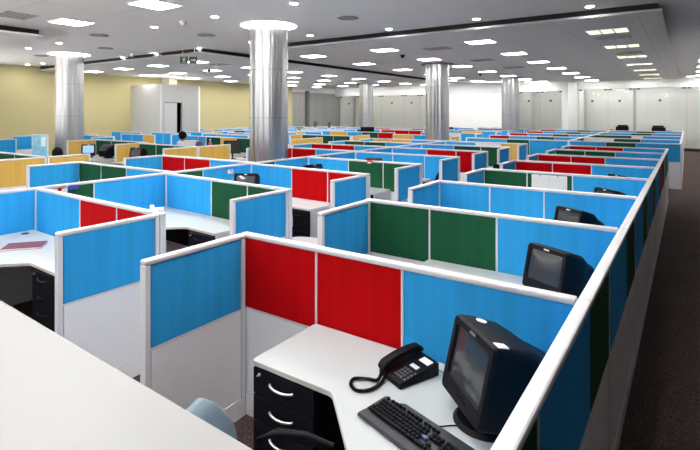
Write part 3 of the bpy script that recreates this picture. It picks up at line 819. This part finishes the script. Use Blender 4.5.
# ------------------------------------------------------------------ keyboard, phone on the nearest desk
def keyboard(x, y, rz, label):
    t = thing('keyboard', (x, y, ZD), rz, label, 'keyboard')
    L, D_ = .455, .185
    out = [(-L/2, -D_/2), (L/2, -D_/2), (L/2, D_/2), (-L/2 + .095, D_/2), (-L/2 + .075, D_/2 - .026), (-L/2, D_/2 - .026)]
    m = MB(); m.prism(out, .004, .022)
    for v in m.bm.verts:
        if v.co.z > .01: v.co.z = .020 + (v.co.y + D_/2) * .055
        if v.co.z > .01 and v.co.y < -D_/2 + .001: v.co.z = .013
    bmesh.ops.bevel(m.bm, geom=list(m.bm.edges), offset=.003, segments=2, profile=.5, affect='EDGES')
    m.build('case', KBCASE, t, 30)
    box('palm_rest', (-L/2 + .004, -D_/2 + .002, .012), (L/2 - .004, -D_/2 + .040, .0205), KBCASE, t, .003, rot=(R(2), 0, 0))
    m = MB(); m2 = MB()
    def key(px, py, w, mm, d=.0145):
        zz = .0245 + (py + D_/2) * .055
        mm.box((px - w/2, py - d/2, zz - .006), (px + w/2, py + d/2, zz + .005), .002)
    pitch = .0187
    y0 = -D_/2 + .052
    for r_ in range(5):
        yy = y0 + r_ * pitch
        if r_ == 0:
            xs = -L/2 + .02
            for w in (.023, .020, .023): key(xs + w/2, yy, w, m); xs += w + .003
            key(xs + .055, yy, .110, m); xs += .113
            for w in (.023, .020, .020, .023): key(xs + w/2, yy, w, m); xs += w + .003
        else:
            xs = -L/2 + .02 + (0.0, .006, .003, 0)[r_ - 1]
            for k in range(14): key(xs + .008, yy, .0158, m); xs += pitch
        for k in range(3): 
            if r_ in (0, 3, 4) or (r_ == 1 and k == 1): key(-L/2 + .310 + k * pitch, yy, .0158, m)
        for k in range(4): key(-L/2 + .376 + k * pitch * .98, yy, .0152, m)
    yy = y0 + 5 * pitch + .008
    for k in range(13): key(-L/2 + .028 + k * pitch * 1.12 + (k > 0) * .01 + (k > 4) * .008 + (k > 8) * .008, yy if yy < D_/2 - .032 else D_/2 - .034, .0150, m, .011)
    m.build('keycaps', BLACKP, t)
    key(-L/2 + .294, y0 + 2 * pitch, .024, m2); m2.build('enter_key', plain('blue_key', (.10, .13, .30), .4), t); 
    for sx in (-.18, .18):
        box('foot', (sx - .02, D_/2 - .03, 0), (sx + .02, D_/2 - .02, .008), BLACKP, t)
    m = MB(); m.box((.02, -D_/2 - .001, .0), (.05, -D_/2, .003))
    m.bm.free()
    pts = [(.035, D_/2, .018), (.045, D_/2 + .03, .010), (.058, D_/2 + .07, .005), (.085, D_/2 + .10, .005), (.125, D_/2 + .125, .005), (.18, D_/2 + .16, .005)]
    MB().tube(pts, .0028, 8).build('cable', BLACKP, t, 50)
    return t
keyboard(-.872, 1.690, R(-17), 'black keyboard with palm rest on the nearest desk, before the monitor')

def make_phone(mats, cord=True):
    base_m, hs_m, cord_m = mats
    t = thing('desk_telephone', (0, 0, 0))
    w, d = .165, .235
    m = MB(); bm = m.bm
    pts = [(-w/2, -d/2, .0), (w/2, -d/2, .0), (w/2, d/2, .0), (-w/2, d/2, .0), (-w/2, -d/2, .026), (w/2, -d/2, .026), (w/2, d/2, .062), (-w/2, d/2, .062)]
    v = [bm.verts.new(p) for p in pts]
    for f in ((3, 2, 1, 0), (4, 5, 6, 7), (0, 1, 5, 4), (1, 2, 6, 5), (2, 3, 7, 6), (3, 0, 4, 7)): bm.faces.new([v[i] for i in f])
    bmesh.ops.bevel(bm, geom=list(bm.edges), offset=.006, segments=3, profile=.5, affect='EDGES')
    m.build('base', base_m, t, 30)
    ang = math.atan2(.036, d)
    sl = Matrix.Translation((0, -d/2, .0262)) @ Matrix.Rotation(ang, 4, 'X')
    m = MB()
    for i in range(3):
        for j in range(4): m.box((.000 + i * .020, .030 + j * .019, -.001), (.013 + i * .020, .042 + j * .019, .005), .0015, M=sl)
    m.build('keypad', KEYGREY, t)
    MB().box((.000, .122, .0), (.050, .144, .0022), M=sl).build('label_card', PAPERW, t)
    MB().box((.0, .180, .0), (.064, .216, .0022), M=sl).build('label_card', PAPERW, t)
    m = MB()
    for j in range(4): m.box((.068, .03 + j * .02, -.001), (.077, .042 + j * .02, .004), .001, M=sl)
    m.build('function_button', GREYDARK, t)
    # handset along the left side
    prof = []
    N = 15
    for k in range(N):
        a = k / (N - 1); yy = -d/2 - .005 + (d + .005) * a
        arch = math.sin(math.pi * a)
        end = max(0, 1 - min(a, 1 - a) / .17)
        z = .050 + .034 * a + .016 * arch ** .7
        hh = .028 + .008 * end; ww = .052 + .010 * end
        if k in (0, N - 1): hh *= .6; ww *= .8
        prof.append([Vector((-.058 + p[0], yy, z - .006 * end + p[1])) for p in rrect(ww, hh, min(hh, ww) * .4, 4)])
    m = MB(); m.loft(prof); m.build('handset', hs_m, t, 50)
    if cord:
        # coiled cord looping off to the left
        ctrl = [(-.058, -.113, .040), (-.030, -.145, .023), (-.022, -.172, .013), (-.058, -.200, .010), (-.092, -.248, .010), (-.060, -.290, .010), (-.003, -.292, .010), (.022, -.245, .010), (.012, -.185, .010), (-.006, -.145, .016), (-.028, -.118, .030)]
        def cat(p, n):
            o = []; P = [Vector(q) for q in p]; P = [P[0]] + P + [P[-1]]
            for i in range(1, len(P) - 2):
                for k in range(n):
                    s = k / n; a, b, c, e = P[i-1], P[i], P[i+1], P[i+2]
                    o.append(.5 * ((2*b) + (-a + c)*s + (2*a - 5*b + 4*c - e)*s*s + (-a + 3*b - 3*c + e)*s**3))
            o.append(P[-2]); return o
        path = cat(ctrl, 60); hel = []
        for i, p in enumerate(path):
            tdir = (path[min(i+1, len(path)-1)] - path[max(i-1, 0)]).normalized()
            x = tdir.cross(Vector((0, 0, 1))).normalized(); yv = x.cross(tdir)
            a = i * 1.05
            hel.append(p + x * math.cos(a) * .0058 + yv * math.sin(a) * .0058)
        MB().tube(hel, .0028, 5).build('coiled_cord', cord_m, t, 50)
        pts = cat([(.03, d/2 - .004, .02), (.06, d/2 + .03, .004), (.13, d/2 + .02, .003), (.20, d/2 + .05, .003), (.30, d/2 + .04, .003)], 10)
        MB().tube(pts, .002, 6).build('line_cable', GREYDARK, t, 50)
    return t
ph = make_phone((BLACKP, BLACKP, BLACKP)); ph.location = (-1.09, 2.075, ZD); ph.rotation_euler.z = R(-24)
tag(ph, 'black desk telephone with coiled cord, on the nearest desk', 'telephone')
PHX, PHY = -5.40, 3.62
ph2 = make_phone((WHITEP, WHITEP, WHITEP), False); ph2.location = (PHX, PHY, ZD); ph2.rotation_euler.z = R(60)
tag(ph2, 'white desk telephone just past the end of the red-panelled screen', 'telephone')

# ------------------------------------------------------------------ office chairs
def make_chair(cloth, arm=True):
    t = thing('office_chair', (0, 0, 0))          # faces -y
    m = MB()
    rings = []
    for z, s, dy in ((.43, .86, 0), (.445, .97, 0), (.475, 1.0, 0), (.495, .95, 0), (.503, .75, 0)):
        rings.append([Vector((x, y - .01, z + (0.012 * (1 - abs(x) / .25)))) for x, y in rrect(.48 * s, .46 * s, .13 * s, 6)])
    m.loft(rings); m.build('seat', cloth, t, 60)
    m = MB(); rings = []
    for k in range(11):
        a = k / 10; z = .565 + .39 * a
        wd = .34 * (1 - .08 * abs(a - .4)) * (math.sqrt(max(0, 1 - ((a - .5) / .5) ** 6)) * .75 + .25) * (1 if a < .6 else 1 - (a - .6) * 1.1)
        yb = .235 + .05 * a - .02 * math.sin(math.pi * a)
        th = .055 if 0 < k < 10 else .03
        rings.append([Vector((px, yb + py + .05 * (px / .22) ** 2 * -.6, z)) for px, py in rrect(max(wd, .1), th, th * .45, 4)])
    m.loft(rings); m.build('backrest', cloth, t, 60)
    MB().tube([(0, .02, .41), (0, .20, .42), (0, .285, .50), (0, .295, .66)], .02, 10).build('back_bracket', BLACKP, t, 50)
    if arm:
        for s in (-1, 1):
            pts = [(s*.20, -.05, .42), (s*.275, -.06, .45), (s*.29, -.14, .62), (s*.285, -.14, .695), (s*.275, -.04, .725), (s*.275, .08, .72), (s*.27, .16, .68), (s*.285, .12, .54), (s*.27, .06, .45), (s*.20, .05, .42)]
            MB().tube(pts, [.013, .014, .014, .015, .017, .017, .015, .014, .014, .013], 10).build('armrest', BLACKP, t, 60)
    MB().cyl((0, 0, .10), (0, 0, .42), .03, .025, 16).cyl((0, 0, .39), (0, 0, .43), .09, .12, 16).build('gas_column', BLACKP, t, 40)
    m = MB()
    for k in range(5):
        a = 2 * math.pi * k / 5 + .3
        m.tube([(.03 * math.cos(a), .03 * math.sin(a), .11), (.29 * math.cos(a), .29 * math.sin(a), .075)], [.028, .016], 8)
    m.build('star_base', BLACKP, t, 40)
    for k in range(5):
        a = 2 * math.pi * k / 5 + .3
        MB().cyl((.29*math.cos(a) - .02*math.sin(a), .29*math.sin(a) + .02*math.cos(a), .032), (.29*math.cos(a) + .02*math.sin(a), .29*math.sin(a) - .02*math.cos(a), .032), .032, n=14).build('castor', BLACKP, t, 40)
    return t
def put_chair(src, x, y, face, label, first=False):
    c = src if first else copy_tree(src)
    c.location = (x, y, 0); c.rotation_euler.z = R(face) + math.pi / 2
    return tag(c, label, 'office chair', 'office chairs at the desks')
ch0 = make_chair(CHAIRF); put_chair(ch0, -1.18, 1.215, 20, 'grey-blue office chair with black arms, tucked behind the white counter', True)
ch1 = make_chair(CHAIRD); put_chair(ch1, -5.0, 2.72, 120, 'dark office chair beside the desk with the white phone', True)
put_chair(ch1, -4.95, 1.15, 130, 'dark office chair at photo left, beside the maroon folder desk')
ch2 = make_chair(CHAIRP, False); put_chair(ch2, -3.68, 4.38, 20, 'pale pinkish office chair beside the desk end with red panels', True)
for x, y, f, l in ((-3.85, 7.85, 200, 'dark office chair behind the blue end screen, fifth row of middle block'), (-3.05, 10.15, 60, 'dark office chair in the passage beyond the red screens'),
                   (-10.25, 9.95, 265, 'dark office chair beside the black flat monitor, left of the tall column'),
                   (-10.35, 18.9, 90, 'black office chair far back below the long red screen')):
    put_chair(ch1, x, y, f, l)
ch3 = make_chair(CHAIRB); put_chair(ch3, -11.9, 6.0, 100, 'dark brown office chair before the dark monitor in the yellow block', True)

# ------------------------------------------------------------------ the white counter at the camera
t = thing('storage_cabinet', (-1.55, .50, 0), R(-1.6), 'long low storage cabinet with broad white top, across the bottom left corner', 'cabinet')
box('top', (-1.45, -.36, 1.165), (1.06, .345, 1.2), COUNTERM, t, .004)
box('body', (-1.42, -.34, .08), (1.03, .32, 1.164), GABLE, t)
box('plinth', (-1.40, -.32, 0), (1.01, .29, .08), GREYDARK, t)
for k in range(5):
    a = -1.41 + k * .488
    dd = box('door', (a, -.36, .09), (a + .48, -.341, 1.155), GABLE, t, .002)
    h = MB().tube([(0, 0, -.06), (0, -.025, -.05), (0, -.025, .05), (0, 0, .06)], .005, 8).build('handle', SILVER, dd, 50)
    h.location = (.2 if k % 2 == 0 else -.2, -.012, .30)

# ------------------------------------------------------------------ small things
def paper(name, x, y, z, w, h, rz, label, cat='paper', group='papers pinned on screens'):
    t = thing(name, (x, y, z), rz, label, cat, group)
    m = MB(); m.box((-w/2, -.0015, -h/2), (w/2, .0015, h/2)); m.build('sheet', PAPERW, t)
    m = MB()
    for i in range(9): m.box((-w/2 + .02 + i * (w - .04) / 8 - .0015, -.0022, -h/2 + .03), (-w/2 + .02 + i * (w - .04) / 8 + .0015, -.0016, h/2 - .04))
    m.build('printed_lines', plain('print_grey', (.55, .52, .58), .8) if 'print_grey' not in bpy.data.materials else bpy.data.materials['print_grey'], t)
    MB().cyl((0, -.012, h/2 - .015), (0, -.001, h/2 - .015), .008, n=10).build('pin', GREYDARK, t)
    return t
paper('paper_sheet', -1.64, YR[3] - .025, 1.02, .225, .285, 0, 'white printed sheet pinned on green screen, left one of the pair')
paper('paper_sheet', -1.412, YR[3] - .025, 1.02, .225, .285, 0, 'white printed sheet pinned on green screen, right one of the pair')
paper('paper_note', XB + .026, 5.12, 1.10, .10, .06, R(90), 'small pale note pinned on the blue spine screen, above the dark monitor')
# maroon folder on the left desk
t = thing('folder', (-5.08, 2.02, ZD), R(52), 'maroon folder lying on the desk at the photo left edge', 'folder')
box('cover', (-.16, -.11, .016), (.16, .11, .020), PINK, t, .001); box('pages', (-.155, -.108, .003), (.158, .106, .0155), PAPERW, t); box('back_cover', (-.16, -.11, 0), (.16, .11, .003), PINK, t, .001)
# small red and white toy car on the spine rail
t = thing('pennant', (XB + .030, 2.60, 1.165), R(90), 'small red, white and blue pennant hung on the grey spine panel, above red panels', 'pennant')
box('clip', (.10, -.012, .0), (.13, -.001, .03), SILVER, t, .002)
m = MB()
m.box((.02, -.010, -.075), (.09, -.002, .0), .003, mi=0); m.box((.055, -.013, -.055), (.12, -.004, -.012), .003, mi=1); m.box((.12, -.010, -.035), (.24, -.002, .012), .003, mi=2)
m.build('cloth', [RED, PAPERW, plain('deep_blue_cloth', (.05, .06, .40), .7)], t)
t = thing('rail_tag', (-4.38, YR[3] - .004, TOP - .03), 0, 'small red and white tag hooked on the rail above green panels', 'tag')
MB().box((-.05, -.036, -.02), (.05, -.030, .036)).box((-.05, -.036, .031), (.05, .02, .036)).build('tag_body', plain('tag_red', (.65, .06, .08), .5), t)
MB().box((-.03, -.0375, -.012), (.03, -.0365, .008)).build('tag_label', PAPERW, t)
# poster board
t = thing('poster_board', (-11.15, 4.72, ZD), R(44), 'tall blue and white poster board left of the column, white note on it', 'poster')
box('board', (-.15, -.012, .0), (.15, .012, .80), WHITEP, t, .002); box('picture', (-.14, -.0145, .16), (.14, -.012, .79), SEA, t); box('note', (.03, -.017, .55), (.12, -.0145, .75), PAPERW, t); box('foot', (-.14, -.07, 0), (.14, .07, .015), BLACKP, t)
# laptop of the seated person, magenta bottle, purple bag
def flat_monitor(x, y, rz, mat, label, z=ZD, wd=.42):
    t = thing('flat_monitor', (x, y, z), rz, label, 'monitor', 'flat monitors')
    box('casing', (-wd/2, -.02, .14), (wd/2, .02, .14 + wd * .78), mat, t, .006)
    box('screen', (-wd/2 + .02, -.0225, .16), (wd/2 - .02, -.020, .12 + wd * .78), GLASSD, t)
    MB().cyl((0, .02, .01), (0, .02, .2), .02).cyl((0, 0, 0), (0, 0, .014), .11, n=24).build('stand', mat, t, 40)
flat_monitor(-11.98, 9.12, R(215), WHITEP, 'white flat monitor seen from behind, before the person in white', z=ZD, wd=.40)
flat_monitor(-10.22, 9.15, R(35), BLACKP, 'black flat monitor past the last yellow screen, left of the tall column', wd=.46)
flat_monitor(-11.85, 18.55, R(200), BLACKP, 'black flat monitor seen from behind, above the long green screens', wd=.62)
t = thing('desk_riser', (-11.42, 9.20, ZD), 0, 'low pale shelf on the desk carrying the magenta bottle', 'desk shelf')
box('shelf_board', (-.45, -.13, .20), (.45, .13, .22), DESKTOP, t); box('side_support', (-.45, -.13, 0), (-.43, .13, .20), DESKTOP, t); box('side_support', (.43, -.13, 0), (.45, .13, .20), DESKTOP, t)
def bottle(x, y, z, label, mat):
    t = thing('bottle', (x, y, z), 0, label, 'bottle'); m = MB()
    prof = [(.045, 0), (.048, .02), (.048, .15), (.03, .20), (.018, .23), (.018, .26)]
    m.loft([[Vector((r*math.cos(2*math.pi*k/20), r*math.sin(2*math.pi*k/20), zz)) for k in range(20)] for r, zz in prof]); m.build('body', mat, t, 50)
    MB().cyl((0, 0, .26), (0, 0, .285), .021, n=16).build('cap', PAPERW, t, 40)
plain_desk(-12.25, 8.93, -9.85, 9.45, 'desk with the white monitor and magenta bottle, beside the person in white')
bottle(-11.2, 9.20, ZD + .22, 'magenta bottle standing before the green and yellow screen', MAGENTA)
t = thing('shoulder_bag', (-11.68, 9.20, ZD + .22), R(20), 'purple shoulder bag between the white monitor and magenta bottle', 'bag')
m = MB(); m.loft([[Vector((x, y, z)) for x, y in rrect(.26*s, .13*s, .04*s, 4)] for z, s in ((0, .92), (.05, 1.05), (.18, 1.0), (.26, .8))]); m.build('body', PURPLE, t, 50)
t.scale = (.8, .8, .75)
MB().tube([(-.10, 0, .24), (-.09, 0, .34), (0, 0, .39), (.09, 0, .34), (.10, 0, .24)], .009, 8).build('strap', PURPLE, t, 50)
# printers and screens topping the farthest rows
def printer(x, y, z, rz, label):
    t = thing('printer', (x, y, z), rz, label, 'printer', 'dark machines above the farthest rows')
    box('body', (-.28, -.22, 0), (.28, .22, .22), BLACKP, t, .02); box('paper_tray', (.28, -.18, .02), (.55, .18, .06), BLACKP, t, .005); box('feeder', (-.25, -.05, .22), (.2, .2, .30), BLACKP, t, .01)
def side_unit(x, y, label, h=1.1, w=1.4):
    t = thing('filing_cabinet', (x, y, 0), 0, label, 'cabinet', 'low cabinets by the glass wall')
    box('body', (-w/2, -.24, .05), (w/2, .25, h), WALLGREY, t, .004); box('plinth', (-w/2 + .02, -.22, 0), (w/2 - .02, .23, .05), GREYDARK, t)
    for k in range(2):
        dd = box('door', (-w/2 + .01 + k * w/2, -.26, .07), (-w/2 - .01 + (k + 1) * w/2, -.241, h - .02), WALLGREY, t, .002)
        box('handle', (-.05, -.02, -.01), (.05, -.0095, .01), SILVER, dd)
side_unit(-1.05, 27.6, 'low cabinet carrying a dark printer, beyond the last row')
printer(-1.1, 27.6, 1.1, 0, 'dark printer on the low cabinet, above the last row by the aisle')
side_unit(-2.9, 28.4, 'low cabinet carrying a dark printer, left of the printer by the aisle')
printer(-2.7, 28.4, 1.1, R(180), 'dark printer farther left above the last row before the glass wall')
side_unit(-8.6, 26.9, 'low cabinet with coloured box files before the bright white wall', .92, 2.4)
side_unit(-11.6, 26.9, 'low cabinet with coloured box files, nearer the far slim column', .92, 2.4)
for j, (x, m_) in enumerate(((-9.6, RED), (-9.35, BLUE), (-9.05, PAPERW), (-8.8, CHARC), (-8.4, YELLOW), (-8.1, BLUE), (-7.75, GREEN), (-12.5, BLUE), (-12.2, PAPERW), (-11.9, CHARC), (-11.4, RED), (-11.0, BLUE))):
    nm = {RED: 'red', BLUE: 'blue', PAPERW: 'white', CHARC: 'black', YELLOW: 'yellow', GREEN: 'green'}[m_]
    side = 'bright white wall' if j < 7 else 'far slim column'
    nth = sum(1 for q in ((-9.6, RED), (-9.35, BLUE), (-9.05, PAPERW), (-8.8, CHARC), (-8.4, YELLOW), (-8.1, BLUE), (-7.75, GREEN)) if q[1] is m_ and q[0] < x) if j < 7 else 0
    t = thing('box_file', (x, 26.85, .92), 0, f'{nm} box file on the low cabinet by the {side}' + (', second of its colour' if (j < 7 and nth) or j == 11 else ''), 'box file', 'box files on the low cabinets')
    box('case', (-.10, -.14, 0), (.10, .14, .26), m_, t, .004); box('spine_label', (-.05, -.143, .10), (.05, -.1405, .20), PAPERW, t)
side_unit(-10.9, 24.3, 'low cabinet piled with white boxes, between the far columns', 1.05, 1.9)
for x, w_, h_, nm, mt in ((-11.6, .34, .22, 'wide white storage box, leftmost on the low cabinet between far columns', PAPERW), (-11.15, .26, .30, 'tall white storage box in the middle of the low cabinet between far columns', PAPERW), (-10.35, .30, .18, 'black storage box at the end of the low cabinet between far columns', CHARC)):
    t = thing('storage_box', (x, 24.3, 1.05), 0, nm, 'box', 'boxes on the cabinet between far columns')
    box('carton', (-w_/2, -.15, 0), (w_/2, .15, h_), mt, t, .004); box('lid', (-w_/2 - .008, -.158, h_ - .05), (w_/2 + .008, .158, h_ + .006), mt, t, .003)
# potted plants by the glass front
def plant(x, y, z, label, s=1.0):
    t = thing('potted_plant', (x, y, z), 0, label, 'plant', 'potted plants')
    m = MB(); m.loft([[Vector((r*math.cos(2*math.pi*k/16), r*math.sin(2*math.pi*k/16), zz)) for k in range(16)] for r, zz in ((.09, 0), (.12, .2), (.115, .21))]); m.build('pot', POT, t, 40)
    rn = random.Random(hash(label) % 99 if False else len(label)); m = MB()
    for k in range(26):
        a = rn.random() * 6.28; l = (.25 + .3 * rn.random()) * s; el = .4 + rn.random() * .9
        pts = [Vector((0, 0, .2)), Vector((math.cos(a)*l*.4*math.cos(el), math.sin(a)*l*.4*math.cos(el), .2 + l*.7*math.sin(el))), Vector((math.cos(a)*l*math.cos(el), math.sin(a)*l*math.cos(el), .2 + l*math.sin(el)*.9))]
        sd = Vector((-math.sin(a), math.cos(a), 0)) * .025
        bm = m.bm; v = [bm.verts.new(pts[0]), bm.verts.new(pts[1] + sd), bm.verts.new(pts[2]), bm.verts.new(pts[1] - sd), bm.verts.new(pts[1] + Vector((0, 0, .008)))]
        for f in ((0, 1, 4), (1, 2, 4), (2, 3, 4), (3, 0, 4)): bm.faces.new([v[i] for i in f])
    m.build('leaves', LEAF, t)
side_unit(-16.6, 21.6, 'low cabinet carrying the potted plants before the glass front', .95, 2.2)
plant(-17.3, 21.6, .95, 'leafy potted plant nearest the blinds, before the glass front', 1.2)
plant(-16.3, 21.6, .95, 'leafy potted plant nearer the far slim column', 1.0)

# ------------------------------------------------------------------ seated people
def person(x, y, face, label, shirt, z=0.0, sc=1.0):
    t = thing('person', (x, y, z), R(face) + math.pi / 2, label, 'person')     # faces -y
    J = [  # pos, radius, parent
        ((0, .05, .56), (.155, .125), None), ((0, .06, .72), (.14, .105), 0), ((0, .05, .88), (.165, .11), 1), ((0, .03, .99), (.13, .085), 2),
        ((0, .01, 1.06), (.055, .055), 3), ((0, -.015, 1.12), (.06, .062), 4),
        ((.19, .03, .97), (.062, .058), 3), ((.235, -.03, .76), (.048, .046), 6), ((.17, -.27, .78), (.036, .034), 7), ((.15, -.35, .785), (.030, .022), 8),
        ((-.19, .03, .97), (.062, .058), 3), ((-.235, -.03, .76), (.048, .046), 10), ((-.17, -.27, .78), (.036, .034), 11), ((-.15, -.35, .785), (.030, .022), 12),
        ((.10, -.05, .545), (.085, .08), 0), ((.13, -.42, .53), (.062, .06), 14), ((.13, -.44, .12), (.045, .042), 15), ((.13, -.54, .05), (.04, .03), 16),
        ((-.10, -.05, .545), (.085, .08), 0), ((-.13, -.42, .53), (.062, .06), 18), ((-.13, -.44, .12), (.045, .042), 19), ((-.13, -.54, .05), (.04, .03), 20)]
    # fingers
    for side, wrist in ((1, 9), (-1, 13)):
        for k, (dx, ln) in enumerate(((-.024, .075), (-.008, .085), (.008, .082), (.023, .065))):
            bx0 = J[wrist][0]; i = len(J)
            J.append(((bx0[0] + dx, bx0[1] - .035, bx0[2]), (.010, .009), wrist)); J.append(((bx0[0] + dx, bx0[1] - .035 - ln*.55, bx0[2] + .006), (.009, .008), i)); J.append(((bx0[0] + dx, bx0[1] - .035 - ln, bx0[2] - .010), (.007, .007), i + 1))
        i = len(J); J.append(((J[wrist][0][0] - side * .035, J[wrist][0][1] - .005, J[wrist][0][2]), (.011, .010), wrist)); J.append(((J[wrist][0][0] - side * .055, J[wrist][0][1] - .04, J[wrist][0][2] - .005), (.009, .008), i))
    me = bpy.data.meshes.new('person_body')
    me.from_pydata([j[0] for j in J], [(j[2], i) for i, j in enumerate(J) if j[2] is not None], [])
    o = bpy.data.objects.new('body', me); C.objects.link(o)
    sk = o.modifiers.new('skin', 'SKIN'); sk.use_smooth_shade = True
    for i, j in enumerate(J):
        me.skin_vertices[0].data[i].radius = j[1]
    me.skin_vertices[0].data[0].use_root = True
    sb = o.modifiers.new('sub', 'SUBSURF'); sb.levels = 1; sb.render_levels = 1
    dg = bpy.context.evaluated_depsgraph_get()
    me2 = bpy.data.meshes.new_from_object(o.evaluated_get(dg))
    bpy.data.objects.remove(o)
    bm = bmesh.new(); bm.from_mesh(me2)
    # head: an egg with brow, nose, ears and mouth joined to the neck
    def egg(c, r, sc, n=20):
        g = bmesh.ops.create_uvsphere(bm, u_segments=n, v_segments=n // 2, radius=r)
        bmesh.ops.scale(bm, vec=sc, verts=g['verts']); bmesh.ops.translate(bm, vec=c, verts=g['verts']); return g['verts']
    egg((0, -.02, 1.19), .105, (.76, .95, 1.12)); egg((0, -.125, 1.175), .016, (.8, 1.0, 1.4), 10)
    for s in (-1, 1): egg((s * .080, -.005, 1.18), .024, (.4, .8, 1.3), 10); egg((s * .032, -.108, 1.20), .012, (1.1, .6, .8), 10)
    egg((0, -.108, 1.135), .020, (1.2, .5, .35), 10)
    bm.to_mesh(me2); bm.free()
    me2.materials.clear()
    for mt in (SKIN, shirt, TROUSER, BLACKP): me2.materials.append(mt)
    for p in me2.polygons:
        c = p.center; p.use_smooth = True
        if c.z < .09: p.material_index = 3
        elif c.z < .62 and (c.y < .25): p.material_index = 2
        elif c.z > 1.045 or (c.y < -.25 and c.z > .7): p.material_index = 0
        else: p.material_index = 1
    b = bpy.data.objects.new('body', me2); link(b, t)
    m = MB(); m.sphere((0, .008, 1.205), .115, (.86, .98, 1.05), 24)
    bm = m.bm
    bmesh.ops.delete(bm, geom=[v for v in bm.verts if (v.co.y < -.080 and v.co.z < 1.26) or v.co.z < 1.10], context='VERTS')
    m.build('hair', HAIR, t, 80)
    t.scale = (sc, sc, sc)
    return t
person(-12.78, 9.45, 80, 'seated person in a white shirt with dark hair, before the white monitor', SHIRT, sc=1.09)
put_chair(ch1, -12.78, 9.40, 80, 'office chair of the person in white shirt')
person(-10.25, 4.66, 150, 'seated person of whom only dark hair shows over a yellow screen', CHAIRD)
put_chair(ch1, -10.2, 4.66, 150, 'office chair of the person hidden behind the yellow screen')

# ------------------------------------------------------------------ world, camera, view
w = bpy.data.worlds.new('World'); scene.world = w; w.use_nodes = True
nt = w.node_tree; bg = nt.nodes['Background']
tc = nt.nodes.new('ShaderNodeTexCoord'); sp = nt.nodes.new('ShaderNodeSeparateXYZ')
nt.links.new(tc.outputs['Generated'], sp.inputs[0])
cr = nt.nodes.new('ShaderNodeValToRGB')           # bright uplight added below the horizon to lift the ceilings, dim above
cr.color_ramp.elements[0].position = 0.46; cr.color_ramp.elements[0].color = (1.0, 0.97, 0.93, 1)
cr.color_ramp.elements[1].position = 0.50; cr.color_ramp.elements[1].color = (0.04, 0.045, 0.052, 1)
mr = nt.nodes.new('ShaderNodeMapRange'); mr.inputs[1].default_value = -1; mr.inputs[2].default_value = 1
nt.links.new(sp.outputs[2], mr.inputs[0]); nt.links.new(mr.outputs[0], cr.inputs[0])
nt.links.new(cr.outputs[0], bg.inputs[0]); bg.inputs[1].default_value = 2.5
cam = bpy.data.cameras.new('Camera'); co = bpy.data.objects.new('Camera', cam); C.objects.link(co)
co.location = (0, 0, 2.0); co.rotation_euler = (R(90), 0, R(34.61))
cam.sensor_width = 36; cam.lens = 487.8 / 700 * 36
cam.shift_y = -(225 - 113.07) / 700
cam.clip_start = .05; cam.clip_end = 100
scene.camera = co
vs = scene.view_settings
vs.view_transform = 'Standard'; vs.look = 'None'; vs.gamma = 1; vs.use_curve_mapping = False
vs.exposure = 2.0
